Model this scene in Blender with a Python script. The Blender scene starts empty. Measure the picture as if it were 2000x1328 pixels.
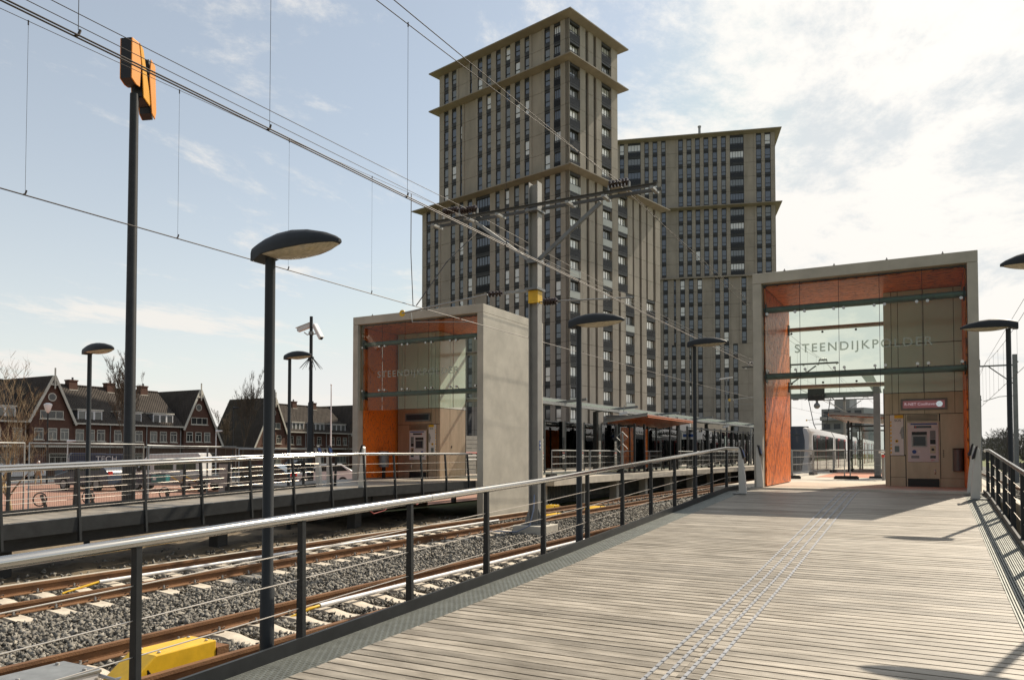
import bpy, math, random
from mathutils import Vector, Matrix
import numpy as np
rnd = random.Random(7)
scene = bpy.context.scene
COL = scene.collection
R = math.radians

# ---------------------------------------------------------------- camera, sky, sun, exposure
YAW = math.atan(818/1500); TILT = R(1.7)
cam = bpy.data.cameras.new('camera'); camo = bpy.data.objects.new('camera', cam); COL.objects.link(camo)
camo.location = (0, 0, 0); camo.rotation_euler = (R(90)+TILT, 0, YAW)
cam.sensor_width = 36; cam.lens = 27.0
cam.shift_y = (885-1500*math.tan(TILT)-664)/2000
cam.clip_start = .05; cam.clip_end = 5000
scene.camera = camo

SUN_EL = R(42.4); SUN_AZ = R(17.3)      # azimuth from +y towards +x
sun = bpy.data.lights.new('sun', 'SUN'); suno = bpy.data.objects.new('sun', sun); COL.objects.link(suno)
sun.energy = 5.0; sun.angle = R(.55); sun.color = (1, .885, .72)
sd = Vector((math.sin(SUN_AZ)*math.cos(SUN_EL), math.cos(SUN_AZ)*math.cos(SUN_EL), math.sin(SUN_EL)))
suno.rotation_euler = sd.to_track_quat('Z', 'Y').to_euler()

world = bpy.data.worlds.new('World'); scene.world = world; world.use_nodes = True
nt = world.node_tree; N = nt.nodes; LK = nt.links; N.clear()
out = N.new('ShaderNodeOutputWorld'); bg = N.new('ShaderNodeBackground'); bg.inputs[1].default_value = .115
sky = N.new('ShaderNodeTexSky'); sky.sky_type = 'NISHITA'; sky.sun_disc = False
sky.sun_elevation = SUN_EL; sky.sun_rotation = SUN_AZ; sky.air_density = 1.0; sky.dust_density = 1.0; sky.ozone_density = 1.2
def wmath(op, a, b=None, c=None, clamp=False):
    n = N.new('ShaderNodeMath'); n.operation = op; n.use_clamp = clamp
    for i, v in enumerate((a, b, c)):
        if v is None: continue
        if isinstance(v, (int, float)): n.inputs[i].default_value = v
        else: LK.new(v, n.inputs[i])
    return n.outputs[0]
tc = N.new('ShaderNodeTexCoord'); sep = N.new('ShaderNodeSeparateXYZ'); LK.new(tc.outputs['Generated'], sep.inputs[0])
zz = wmath('ADD', wmath('MAXIMUM', sep.outputs[2], 0.0), .13)
cmb = N.new('ShaderNodeCombineXYZ')
LK.new(wmath('DIVIDE', sep.outputs[0], zz), cmb.inputs[0]); LK.new(wmath('DIVIDE', sep.outputs[1], zz), cmb.inputs[1])
def wnoise(scale, det, rough, off, sx=1.0, sy=1.0, rot=0):
    m = N.new('ShaderNodeMapping'); m.inputs['Location'].default_value = off; m.inputs['Scale'].default_value = (sx, sy, 1)
    m.inputs['Rotation'].default_value = (0, 0, rot)
    LK.new(cmb.outputs[0], m.inputs[0])
    n = N.new('ShaderNodeTexNoise'); n.inputs['Scale'].default_value = scale; n.inputs['Detail'].default_value = det
    n.inputs['Roughness'].default_value = rough; n.inputs['Distortion'].default_value = .25
    LK.new(m.outputs[0], n.inputs['Vector']); return n.outputs['Fac']
n1 = wnoise(1.45, 14, .68, (6.6, 6.1, 0), 1.0, .62, .9)
n2 = wnoise(.25, 3, .5, (7.3, 2.2, 0))
vd = N.new('ShaderNodeVectorMath'); vd.operation = 'DOT_PRODUCT'; vd.inputs[1].default_value = sd
LK.new(tc.outputs['Generated'], vd.inputs[0]); cosang = vd.outputs['Value']
near = wmath('SMOOTH_MIN', wmath('MAXIMUM', cosang, 0), 1, .1)
mrn = N.new('ShaderNodeMapRange'); mrn.interpolation_type = 'SMOOTHSTEP'; mrn.inputs['From Min'].default_value = .50; mrn.inputs['From Max'].default_value = .93; LK.new(cosang, mrn.inputs['Value']); nearp = mrn.outputs[0]
cover = wmath('ADD', wmath('MULTIPLY', nearp, .125), wmath('MULTIPLY', n2, .14))       # more cloud towards the sun
low = wmath('MULTIPLY', wmath('POWER', wmath('SUBTRACT', 1.0, wmath('MAXIMUM', sep.outputs[2], 0.0)), 8.0), .19)
cov = wmath('ADD', wmath('ADD', n1, cover), low)
ramp = N.new('ShaderNodeMapRange'); ramp.interpolation_type = 'SMOOTHSTEP'
ramp.inputs['From Min'].default_value = .615; ramp.inputs['From Max'].default_value = .745
LK.new(cov, ramp.inputs['Value'])
mask = wmath('MULTIPLY', ramp.outputs[0], .93)
# cloud light: warm white, brighter towards the sun
cl = wmath('ADD', 7.1, wmath('MULTIPLY', wmath('POWER', near, 4.0), 1.9))
clc = N.new('ShaderNodeVectorMath'); clc.operation = 'SCALE'; clc.inputs[0].default_value = (1.0, .965, .91)
LK.new(cl, clc.inputs['Scale'])
# thin veil of haze: low down warm, and around the sun
mixv = N.new('ShaderNodeMix'); mixv.data_type = 'RGBA'
veil = wmath('ADD', wmath('MULTIPLY', wmath('POWER', wmath('SUBTRACT', 1.0, wmath('MAXIMUM', sep.outputs[2], 0.0)), 4.5), .60), .26, clamp=True)
cap = N.new('ShaderNodeVectorMath'); cap.operation = 'MINIMUM'; cap.inputs[1].default_value = (4.9, 5.5, 6.0); tint = N.new('ShaderNodeVectorMath'); tint.operation = 'MULTIPLY'; tint.inputs[1].default_value = (1.0, 1.06, 1.0); LK.new(sky.outputs[0], tint.inputs[0]); LK.new(tint.outputs[0], cap.inputs[0])
LK.new(veil, mixv.inputs[0]); LK.new(cap.outputs[0], mixv.inputs[6]); mixv.inputs[7].default_value = (7.6, 7.35, 6.85, 1)
mixc = N.new('ShaderNodeMix'); mixc.data_type = 'RGBA'
LK.new(mask, mixc.inputs[0]); LK.new(mixv.outputs[2], mixc.inputs[6]); LK.new(clc.outputs[0], mixc.inputs[7])
mra = N.new('ShaderNodeMapRange'); mra.interpolation_type = 'SMOOTHSTEP'; mra.inputs['From Min'].default_value = -.55; mra.inputs['From Max'].default_value = .25
mra.inputs['To Min'].default_value = .5; LK.new(cosang, mra.inputs['Value'])          # hazy sky is dimmer opposite the sun
fin = N.new('ShaderNodeVectorMath'); fin.operation = 'SCALE'; LK.new(mixc.outputs[2], fin.inputs[0]); LK.new(mra.outputs[0], fin.inputs['Scale'])
LK.new(fin.outputs[0], bg.inputs[0]); LK.new(bg.outputs[0], out.inputs[0])

vs = scene.view_settings; vs.view_transform = 'Standard'; vs.look = 'None'; vs.exposure = .16; vs.gamma = 1
vs.use_curve_mapping = False
scene.cycles.max_bounces = 8; scene.cycles.transparent_max_bounces = 24; scene.cycles.glossy_bounces = 4
scene.cycles.caustics_reflective = False; scene.cycles.caustics_refractive = False
scene.cycles.use_denoising = True

# ---------------------------------------------------------------- levels (camera height is z = 0)
G = -2.35          # street
RAIL = -2.10       # top of rail
FLOOR = -1.0       # platform floor

# ---------------------------------------------------------------- materials
def mat(name, col, rough=.6, metal=0.0, var=.0, vs_=3.0, bump=.0, bs=40.0, spec=.5, stretch=None, coat=0, col2=None, isl=0.0, det=6):
    m = bpy.data.materials.new(name); m.use_nodes = True
    t = m.node_tree; b = t.nodes['Principled BSDF']
    b.inputs['Roughness'].default_value = rough; b.inputs['Metallic'].default_value = metal
    b.inputs['Specular IOR Level'].default_value = spec; b.inputs['Coat Weight'].default_value = coat
    col = (*col, 1); b.inputs['Base Color'].default_value = col
    if var or bump or col2 or isl:
        c = t.nodes.new('ShaderNodeTexCoord'); vec = c.outputs['Object']
        if stretch:
            mp = t.nodes.new('ShaderNodeMapping'); mp.inputs['Scale'].default_value = stretch
            t.links.new(vec, mp.inputs[0]); vec = mp.outputs[0]
        n = t.nodes.new('ShaderNodeTexNoise'); n.inputs['Scale'].default_value = vs_; n.inputs['Detail'].default_value = det
        n.inputs['Roughness'].default_value = .62; t.links.new(vec, n.inputs['Vector'])
        mr = t.nodes.new('ShaderNodeMapRange'); mr.inputs['From Min'].default_value = .28; mr.inputs['From Max'].default_value = .72
        t.links.new(n.outputs['Fac'], mr.inputs['Value'])
        mx = t.nodes.new('ShaderNodeMix'); mx.data_type = 'RGBA'
        lo = col2 if col2 else tuple(v*(1-var) for v in col[:3])
        hi = col[:3] if col2 else tuple(min(1, v*(1+var)) for v in col[:3])
        mx.inputs[6].default_value = (*lo, 1); mx.inputs[7].default_value = (*hi, 1)
        t.links.new(mr.outputs[0], mx.inputs[0]); o = mx.outputs[2]
        if isl:
            g = t.nodes.new('ShaderNodeNewGeometry'); hs = t.nodes.new('ShaderNodeHueSaturation')
            m2 = t.nodes.new('ShaderNodeMapRange'); m2.inputs['To Min'].default_value = 1-isl; m2.inputs['To Max'].default_value = 1+isl
            t.links.new(g.outputs['Random Per Island'], m2.inputs['Value']); t.links.new(m2.outputs[0], hs.inputs['Value'])
            t.links.new(o, hs.inputs['Color']); o = hs.outputs[0]
        t.links.new(o, b.inputs['Base Color'])
        if bump:
            n3 = t.nodes.new('ShaderNodeTexNoise'); n3.inputs['Scale'].default_value = bs; n3.inputs['Detail'].default_value = 5
            t.links.new(vec, n3.inputs['Vector'])
            bp = t.nodes.new('ShaderNodeBump'); bp.inputs['Strength'].default_value = bump; bp.inputs['Distance'].default_value = .02
            t.links.new(n3.outputs['Fac'], bp.inputs['Height']); t.links.new(bp.outputs[0], b.inputs['Normal'])
    return m

def glassmat(name, tint=(.9, .95, .93), refl=.08, rough=.0, body=0.0, bodycol=(.5, .55, .5)):
    """thin pane: transparent + mirror by facing angle (+ a little body colour)"""
    m = bpy.data.materials.new(name); m.use_nodes = True; t = m.node_tree; t.nodes.clear()
    o = t.nodes.new('ShaderNodeOutputMaterial'); tr = t.nodes.new('ShaderNodeBsdfTransparent'); tr.inputs[0].default_value = (*tint, 1)
    gl = t.nodes.new('ShaderNodeBsdfGlossy'); gl.inputs['Roughness'].default_value = rough; gl.inputs[0].default_value = (.95, .95, .95, 1)
    fr = t.nodes.new('ShaderNodeFresnel'); fr.inputs[0].default_value = 1.42
    mr = t.nodes.new('ShaderNodeMath'); mr.operation = 'MULTIPLY'; mr.inputs[1].default_value = refl; mr.use_clamp = True
    t.links.new(fr.outputs[0], mr.inputs[0])
    mx = t.nodes.new('ShaderNodeMixShader'); base = tr.outputs[0]
    if body:
        df = t.nodes.new('ShaderNodeBsdfDiffuse'); df.inputs[0].default_value = (*bodycol, 1)
        m2 = t.nodes.new('ShaderNodeMixShader'); m2.inputs[0].default_value = body
        t.links.new(tr.outputs[0], m2.inputs[1]); t.links.new(df.outputs[0], m2.inputs[2]); base = m2.outputs[0]
    t.links.new(mr.outputs[0], mx.inputs[0]); t.links.new(base, mx.inputs[1]); t.links.new(gl.outputs[0], mx.inputs[2])
    t.links.new(mx.outputs[0], o.inputs[0]); return m

M = {}
M['concrete'] = mat('portal_concrete', (.49, .455, .385), .8, var=.17, vs_=1.3, bump=.25, bs=60)
M['conc_light'] = mat('light_concrete', (.55, .51, .43), .85, var=.2, vs_=2.2, bump=.2, bs=50)
M['sleeper'] = mat('sleeper_concrete', (.58, .51, .41), .85, var=.3, vs_=3.2, bump=.3, bs=90)
M['paving'] = mat('platform_paving', (.55, .49, .40), .85, var=.16, vs_=1.6, bump=.15, bs=30)
M['dark'] = mat('dark_painted_steel', (.028, .030, .031), .45, var=.25, vs_=5, spec=.3)
M['lampgrey'] = mat('lamp_grey_paint', (.026, .029, .032), .5, var=.15, vs_=4, spec=.3)
M['steel'] = mat('brushed_stainless', (.50, .485, .46), .17, 1.0, var=.06, vs_=14, stretch=(30, 1, 30))
M['grate'] = mat('dull_grating', (.26, .27, .24), .55, .3, var=.2, vs_=6)
M['strip'] = mat('guide_strip_metal', (.34, .35, .37), .5, .2, var=.2, vs_=8)
M['galv'] = mat('galvanised_steel', (.34, .345, .335), .5, .6, var=.2, vs_=6)
M['mastlight'] = mat('mast_light_steel', (.34, .33, .305), .55, .25, var=.15, vs_=2.5)
M['mastgrey'] = mat('mast_grey_steel', (.20, .21, .215), .5, .35, var=.2, vs_=2.5)
M['cable'] = mat('rail_cable', (.68, .62, .55), .35, .85)
M['wire'] = mat('overhead_wire', (.055, .045, .04), .55, .3)
M['rust'] = mat('rusty_rail', (.25, .122, .050), .75, var=.35, vs_=3, bump=.3, bs=60, col2=(.13, .062, .028))
M['clip'] = mat('clip_dark_steel', (.07, .045, .03), .6, .4)
M['nut'] = mat('bolt_grey', (.45, .44, .42), .4, .7)
M['stone'] = mat('ballast_stone', (.225, .208, .178), .9, var=.3, vs_=9, isl=.5)
M['ballast'] = mat('ballast_bed', (.12, .118, .105), .95, var=.5, vs_=22, bump=1.0, bs=30)
M['sand'] = mat('sandy_soil', (.30, .23, .145), .95, var=.35, vs_=.9, bump=1.0, bs=14, col2=(.045, .036, .026))
M['street'] = mat('asphalt', (.12, .118, .112), .9, var=.2, vs_=1.2, bump=.2, bs=60)
M['grass'] = mat('grass_field', (.15, .165, .05), .95, var=.35, vs_=.12, col2=(.10, .12, .035))
M['yellow'] = mat('yellow_paint', (.78, .47, .025), .42, var=.14, vs_=5, bump=.05)
M['bronze'] = mat('bronze_cladding', (.46, .37, .27), .42, .65, var=.14, vs_=1.4, stretch=(3, 3, .6))
M['frost'] = mat('frosted_green_glass', (.66, .76, .70), .13, 0, var=.1, vs_=.8, spec=.9)
M['black'] = mat('black_plastic', (.012, .012, .013), .4)
M['white'] = mat('white_paint', (.74, .73, .72), .4, var=.06, vs_=4)
M['kiosk_white'] = mat('machine_panel', (.64, .59, .60), .38, var=.04, vs_=4)
M['blue'] = mat('blue_print', (.04, .09, .28), .5)
M['screen'] = mat('dark_screen', (.03, .045, .06), .12)
M['redpr'] = mat('red_print', (.6, .06, .05), .5)
M['letters'] = glassmat('frosted_film_letters', (.82, .85, .80), .5, .3, .42, (.62, .65, .58))
M['glass'] = glassmat('clear_glass', (.86, .90, .85), .5)
M['glass_dim'] = glassmat('smoked_glass', (.90, .92, .91), 1.0)
M['lens'] = mat('lamp_lens', (.52, .45, .33), .15, 0, var=.4, vs_=9, stretch=(2, 16, 2))
M['tower'] = mat('tower_concrete', (.35, .312, .262), .85, var=.2, vs_=.5, bump=.1, bs=8, stretch=(1, 1, .35))
M['cornice'] = mat('tower_cornice', (.30, .265, .22), .85, var=.15, vs_=.5)
M['spandrel'] = mat('dark_spandrel', (.040, .042, .043), .5, var=.2, vs_=1.5)
M['wframe'] = mat('window_frame_dark', (.022, .023, .025), .45)
M['pane'] = mat('window_pane', (.20, .215, .235), .04, .6, spec=.6)
M['pane2'] = mat('window_pane_curtain', (.26, .27, .27), .06, .4, spec=.6)
M['pane3'] = mat('window_pane_bright', (.80, .79, .74), .06, .3, spec=.6)
M['panel_dark'] = mat('balcony_panel', (.024, .026, .029), .25, spec=.6)
M['panel_pale'] = mat('balcony_frosted', (.42, .44, .40), .2, spec=.7)
M['brick'] = None
M['soffit_dark'] = mat('dark_boards', (.05, .048, .044), .8, var=.2, vs_=3)

def orange(vsc=6.5, tmax=.26, nm='orange_strand_panel'):
    m = mat(nm, (.82, .22, .03), .34, spec=.3, coat=0); t = m.node_tree; b = t.nodes['Principled BSDF']
    b.inputs['Coat Roughness'].default_value = .22
    c = t.nodes.new('ShaderNodeTexCoord')
    mp = t.nodes.new('ShaderNodeMapping'); mp.inputs['Scale'].default_value = (1.6, 1.0, .42)
    t.links.new(c.outputs['Object'], mp.inputs[0])
    n = t.nodes.new('ShaderNodeTexNoise'); n.inputs['Scale'].default_value = 2.2; n.inputs['Detail'].default_value = 3
    t.links.new(mp.outputs[0], n.inputs['Vector'])
    ad = t.nodes.new('ShaderNodeMix'); ad.data_type = 'RGBA'; ad.blend_type = 'LINEAR_LIGHT'; ad.inputs[0].default_value = .16
    t.links.new(mp.outputs[0], ad.inputs[6]); t.links.new(n.outputs['Color'], ad.inputs[7])
    v = t.nodes.new('ShaderNodeTexVoronoi'); v.feature = 'DISTANCE_TO_EDGE'; v.inputs['Scale'].default_value = vsc
    t.links.new(ad.outputs[2], v.inputs['Vector'])
    n2 = t.nodes.new('ShaderNodeTexNoise'); n2.inputs['Scale'].default_value = 6; n2.inputs['Detail'].default_value = 3
    t.links.new(mp.outputs[0], n2.inputs['Vector'])
    th = t.nodes.new('ShaderNodeMapRange'); th.inputs['From Min'].default_value = .35; th.inputs['From Max'].default_value = .7
    th.inputs['To Min'].default_value = .03; th.inputs['To Max'].default_value = tmax; t.links.new(n2.outputs['Fac'], th.inputs['Value'])
    dv = t.nodes.new('ShaderNodeMath'); dv.operation = 'DIVIDE'; dv.use_clamp = True
    t.links.new(v.outputs['Distance'], dv.inputs[0]); t.links.new(th.outputs[0], dv.inputs[1])
    cr = t.nodes.new('ShaderNodeValToRGB'); e = cr.color_ramp.elements
    e[0].position = 0; e[0].color = (.10, .014, .002, 1); e[1].position = 1; e[1].color = (.92, .225, .025, 1)
    x = e.new(.55); x.color = (.74, .145, .012, 1)
    t.links.new(dv.outputs[0], cr.inputs[0]); t.links.new(cr.outputs[0], b.inputs['Base Color'])
    bp = t.nodes.new('ShaderNodeBump'); bp.inputs['Strength'].default_value = .6; bp.inputs['Distance'].default_value = .02
    t.links.new(dv.outputs[0], bp.inputs['Height']); t.links.new(bp.outputs[0], b.inputs['Normal'])
    return m
M['orange'] = orange(); M['orange_fine'] = orange(8.0, .085, 'orange_fine_strand_panel')

def wood(name, a, b_, pitch):
    m = mat(name, a, .55, spec=.5); t = m.node_tree; b = t.nodes['Principled BSDF']
    c = t.nodes.new('ShaderNodeTexCoord'); s = t.nodes.new('ShaderNodeSeparateXYZ'); t.links.new(c.outputs['Object'], s.inputs[0])
    g = t.nodes.new('ShaderNodeNewGeometry')
    ad = t.nodes.new('ShaderNodeCombineXYZ'); t.links.new(s.outputs[0], ad.inputs[0]); t.links.new(s.outputs[1], ad.inputs[1])
    ml = t.nodes.new('ShaderNodeMath'); ml.operation = 'MULTIPLY'; ml.inputs[1].default_value = 37
    t.links.new(g.outputs['Random Per Island'], ml.inputs[0]); t.links.new(ml.outputs[0], ad.inputs[2])
    def noise(sc, d, stretch):
        mp = t.nodes.new('ShaderNodeMapping'); mp.inputs['Scale'].default_value = stretch; t.links.new(ad.outputs[0], mp.inputs[0])
        n = t.nodes.new('ShaderNodeTexNoise'); n.inputs['Scale'].default_value = sc; n.inputs['Detail'].default_value = d
        n.inputs['Roughness'].default_value = .65
        t.links.new(mp.outputs[0], n.inputs['Vector']); return n.outputs['Fac']
    grain = noise(6, 7, (.35, 14, 1)); blot = noise(1.3, 6, (1.2, 5, 1)); wide = noise(.22, 3, (1, 1, 0))
    def rng(v, lo, hi, a0=.3, a1=.7):
        r = t.nodes.new('ShaderNodeMapRange'); r.inputs['From Min'].default_value = a0; r.inputs['From Max'].default_value = a1
        r.inputs['To Min'].default_value = lo; r.inputs['To Max'].default_value = hi; t.links.new(v, r.inputs['Value']); return r.outputs[0]
    def mul(x, y):
        q = t.nodes.new('ShaderNodeMath'); q.operation = 'MULTIPLY'; t.links.new(x, q.inputs[0]); t.links.new(y, q.inputs[1]); return q.outputs[0]
    val = mul(mul(mul(rng(grain, .80, 1.15), rng(blot, .76, 1.2)), rng(g.outputs['Random Per Island'], .80, 1.13, 0, 1)), rng(wide, .84, 1.1))
    mx = t.nodes.new('ShaderNodeMix'); mx.data_type = 'RGBA'; mx.inputs[6].default_value = (*a, 1); mx.inputs[7].default_value = (*b_, 1)
    t.links.new(rng(blot, 0, 1), mx.inputs[0])
    sc = t.nodes.new('ShaderNodeVectorMath'); sc.operation = 'SCALE'; t.links.new(mx.outputs[2], sc.inputs[0]); t.links.new(val, sc.inputs['Scale'])
    t.links.new(sc.outputs[0], b.inputs['Base Color'])
    t.links.new(rng(blot, .42, .62), b.inputs['Roughness'])
    bp = t.nodes.new('ShaderNodeBump'); bp.inputs['Strength'].default_value = .35; bp.inputs['Distance'].default_value = .006
    t.links.new(grain, bp.inputs['Height']); t.links.new(bp.outputs[0], b.inputs['Normal'])
    return m
M['deck'] = wood('weathered_deck_boards', (.27, .232, .178), (.405, .36, .295), .148)

def brick(name, c1, c2, mortar, scale=1.0, bumpy=True, dirs='yz'):
    m = mat(name, c1, .85); t = m.node_tree; b = t.nodes['Principled BSDF']
    c = t.nodes.new('ShaderNodeTexCoord'); s = t.nodes.new('ShaderNodeSeparateXYZ'); t.links.new(c.outputs['Object'], s.inputs[0])
    k = t.nodes.new('ShaderNodeCombineXYZ')
    if dirs == 'yz':
        a = t.nodes.new('ShaderNodeMath'); a.operation = 'ADD'; t.links.new(s.outputs[0], a.inputs[0]); t.links.new(s.outputs[1], a.inputs[1])
        t.links.new(a.outputs[0], k.inputs[0]); t.links.new(s.outputs[2], k.inputs[1])
    else:
        t.links.new(s.outputs[0], k.inputs[0]); t.links.new(s.outputs[1], k.inputs[1])
    br = t.nodes.new('ShaderNodeTexBrick'); br.inputs['Scale'].default_value = 4.5*scale
    br.inputs['Color1'].default_value = (*c1, 1); br.inputs['Color2'].default_value = (*c2, 1); br.inputs['Mortar'].default_value = (*mortar, 1)
    br.inputs['Mortar Size'].default_value = .012; t.links.new(k.outputs[0], br.inputs['Vector'])
    n = t.nodes.new('ShaderNodeTexNoise'); n.inputs['Scale'].default_value = .8; n.inputs['Detail'].default_value = 5; t.links.new(c.outputs['Object'], n.inputs['Vector'])
    r = t.nodes.new('ShaderNodeMapRange'); r.inputs['To Min'].default_value = .7; r.inputs['To Max'].default_value = 1.3; t.links.new(n.outputs['Fac'], r.inputs['Value'])
    sc = t.nodes.new('ShaderNodeVectorMath'); sc.operation = 'SCALE'; t.links.new(br.outputs['Color'], sc.inputs[0]); t.links.new(r.outputs[0], sc.inputs['Scale'])
    t.links.new(sc.outputs[0], b.inputs['Base Color']); return m
M['brick'] = brick('house_brick', (.125, .056, .036), (.09, .040, .027), (.11, .085, .065))
M['plaza'] = brick('red_brick_paving', (.40, .215, .15), (.34, .18, .125), (.24, .15, .11), 1.1, dirs='xy')
def tiles(name, base):
    m = mat(name, base, .9, spec=.15); t = m.node_tree; b = t.nodes['Principled BSDF']
    c = t.nodes.new('ShaderNodeTexCoord'); s = t.nodes.new('ShaderNodeSeparateXYZ'); t.links.new(c.outputs['Object'], s.inputs[0])
    def saw(src, f, kind):
        q = t.nodes.new('ShaderNodeMath'); q.operation = 'MULTIPLY'; q.inputs[1].default_value = f; t.links.new(src, q.inputs[0])
        q2 = t.nodes.new('ShaderNodeMath'); q2.operation = kind; t.links.new(q.outputs[0], q2.inputs[0]); return q2.outputs[0]
    a = t.nodes.new('ShaderNodeMath'); a.operation = 'ADD'; t.links.new(s.outputs[0], a.inputs[0]); t.links.new(s.outputs[1], a.inputs[1])
    w = saw(a.outputs[0], 21, 'SINE'); f = saw(s.outputs[2], 2.9, 'FRACT')
    h = t.nodes.new('ShaderNodeMath'); h.operation = 'MULTIPLY_ADD'; h.inputs[1].default_value = .5; t.links.new(w, h.inputs[0]); t.links.new(f, h.inputs[2])
    bp = t.nodes.new('ShaderNodeBump'); bp.inputs['Strength'].default_value = 1; bp.inputs['Distance'].default_value = .09
    t.links.new(h.outputs[0], bp.inputs['Height']); t.links.new(bp.outputs[0], b.inputs['Normal'])
    n = t.nodes.new('ShaderNodeTexNoise'); n.inputs['Scale'].default_value = 1.1; n.inputs['Detail'].default_value = 6; t.links.new(c.outputs['Object'], n.inputs['Vector'])
    r = t.nodes.new('ShaderNodeMapRange'); r.inputs['To Min'].default_value = .6; r.inputs['To Max'].default_value = 1.4; t.links.new(n.outputs['Fac'], r.inputs['Value'])
    sc = t.nodes.new('ShaderNodeVectorMath'); sc.operation = 'SCALE'; sc.inputs[0].default_value = base; t.links.new(r.outputs[0], sc.inputs['Scale'])
    t.links.new(sc.outputs[0], b.inputs['Base Color']); return m
M['tiles'] = tiles('roof_tiles', (.082, .070, .060))

# ---------------------------------------------------------------- mesh helpers
Z3 = Vector((0, 0, 1))
class MB:
    def __init__(s): s.v = []; s.f = []; s.m = []
    def add(s, vs_, fs, m=0):
        o = len(s.v); s.v += [tuple(p) for p in vs_]
        for f in fs: s.f.append([o+i for i in f]); s.m.append(m)
        return s
    def box(s, x0, x1, y0, y1, z0, z1, m=0):
        return s.add([(x0,y0,z0),(x1,y0,z0),(x1,y1,z0),(x0,y1,z0),(x0,y0,z1),(x1,y0,z1),(x1,y1,z1),(x0,y1,z1)],
                     [(0,3,2,1),(4,5,6,7),(0,1,5,4),(1,2,6,5),(2,3,7,6),(3,0,4,7)], m)
    def bar(s, p, q, w, h, m=0, up=Z3, w2=None, h2=None):
        p = Vector(p); q = Vector(q); d = (q-p).normalized(); u = Vector(up)
        if abs(d.dot(u)) > .98: u = Vector((0, 1, 0))
        a = d.cross(u).normalized(); b = a.cross(d).normalized(); w2 = w if w2 is None else w2; h2 = h if h2 is None else h2
        vs_ = [p+a*x*w/2+b*y*h/2 for x, y in ((-1,-1),(1,-1),(1,1),(-1,1))]+[q+a*x*w2/2+b*y*h2/2 for x, y in ((-1,-1),(1,-1),(1,1),(-1,1))]
        return s.add(vs_, [(0,3,2,1),(4,5,6,7),(0,1,5,4),(1,2,6,5),(2,3,7,6),(3,0,4,7)], m)
    def tube(s, pts, r, n=8, m=0, caps=True, closed=False):
        pts = [Vector(p) for p in pts]; k = len(pts); rs = r if isinstance(r, (list, tuple)) else [r]*k; o = len(s.v); prev = None
        for i, p in enumerate(pts):
            if closed: d = pts[(i+1) % k]-pts[i-1]
            else: d = pts[min(i+1, k-1)]-pts[max(i-1, 0)]
            d.normalize()
            if prev is None: a = d.cross(Z3 if abs(d.z) < .9 else Vector((1, 0, 0))).normalized()
            else: a = (prev-d*prev.dot(d)).normalized()
            prev = a; b = d.cross(a)
            for j in range(n):
                t = 2*math.pi*j/n; s.v.append(tuple(p+(a*math.cos(t)+b*math.sin(t))*rs[i]))
        for i in range(k if closed else k-1):
            for j in range(n):
                i2 = (i+1) % k
                s.f.append([o+i*n+j, o+i*n+(j+1) % n, o+i2*n+(j+1) % n, o+i2*n+j]); s.m.append(m)
        if caps and not closed:
            s.f.append([o+j for j in range(n)][::-1]); s.m.append(m); s.f.append([o+(k-1)*n+j for j in range(n)]); s.m.append(m)
        return s
    def prism(s, pts, vec, m=0, ms=None):
        a = [Vector(p) for p in pts]; n = len(a); v = Vector(vec)
        s.add(a+[p+v for p in a], [list(range(n))[::-1], [n+i for i in range(n)]], m)
        o = len(s.v)-2*n
        for i in range(n): s.f.append([o+i, o+(i+1) % n, o+n+(i+1) % n, o+n+i]); s.m.append(m if ms is None else ms)
        return s
    def face(s, pts, m=0): return s.add(pts, [list(range(len(pts)))], m)
    def lathe(s, prof, o, n=16, m=0):
        O = Vector(o); b = len(s.v)
        for r, z in prof:
            for j in range(n):
                t = 2*math.pi*j/n; s.v.append((O.x+r*math.cos(t), O.y+r*math.sin(t), O.z+z))
        for i in range(len(prof)-1):
            for j in range(n): s.f.append([b+i*n+j, b+i*n+(j+1) % n, b+(i+1)*n+(j+1) % n, b+(i+1)*n+j]); s.m.append(m)
        s.f.append([b+j for j in range(n)][::-1]); s.m.append(m); e = b+(len(prof)-1)*n; s.f.append([e+j for j in range(n)]); s.m.append(m)
        return s
    def ball(s, c, r, m=0, n=10, k=6, sq=(1, 1, 1)):
        pr = []; O = Vector(c); b = len(s.v)
        for i in range(k+1):
            a = -math.pi/2+math.pi*i/k
            for j in range(n):
                t = 2*math.pi*j/n; s.v.append((O.x+r*sq[0]*math.cos(a)*math.cos(t), O.y+r*sq[1]*math.cos(a)*math.sin(t), O.z+r*sq[2]*math.sin(a)))
        for i in range(k):
            for j in range(n): s.f.append([b+i*n+j, b+i*n+(j+1) % n, b+(i+1)*n+(j+1) % n, b+(i+1)*n+j]); s.m.append(m)
        return s
    def build(s, name, mats, parent=None, smooth=0, w=True, bev=0, **tags):
        me = bpy.data.meshes.new(name); off = Vector((0, 0, 0)); loc = None
        if parent is not None:
            if w:
                r = parent; 
                while r.parent: r = r.parent
                off = Vector(r.location)
        elif s.v:
            a = np.array(s.v); c = (a.min(0)+a.max(0))/2; off = Vector((c[0], c[1], a[:, 2].min())); loc = off
        me.from_pydata([(x-off.x, y-off.y, z-off.z) for x, y, z in s.v], [], s.f)
        mats = mats if isinstance(mats, (list, tuple)) else [mats]
        for q in mats: me.materials.append(M[q] if isinstance(q, str) else q)
        if len(mats) > 1: me.polygons.foreach_set('material_index', s.m)
        me.validate(); 
        if smooth:
            me.polygons.foreach_set('use_smooth', [True]*len(me.polygons)); me.set_sharp_from_angle(angle=R(smooth))
        me.update()
        o = bpy.data.objects.new(name, me); COL.objects.link(o)
        if parent is not None: o.parent = parent
        elif loc is not None: o.location = loc
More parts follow.
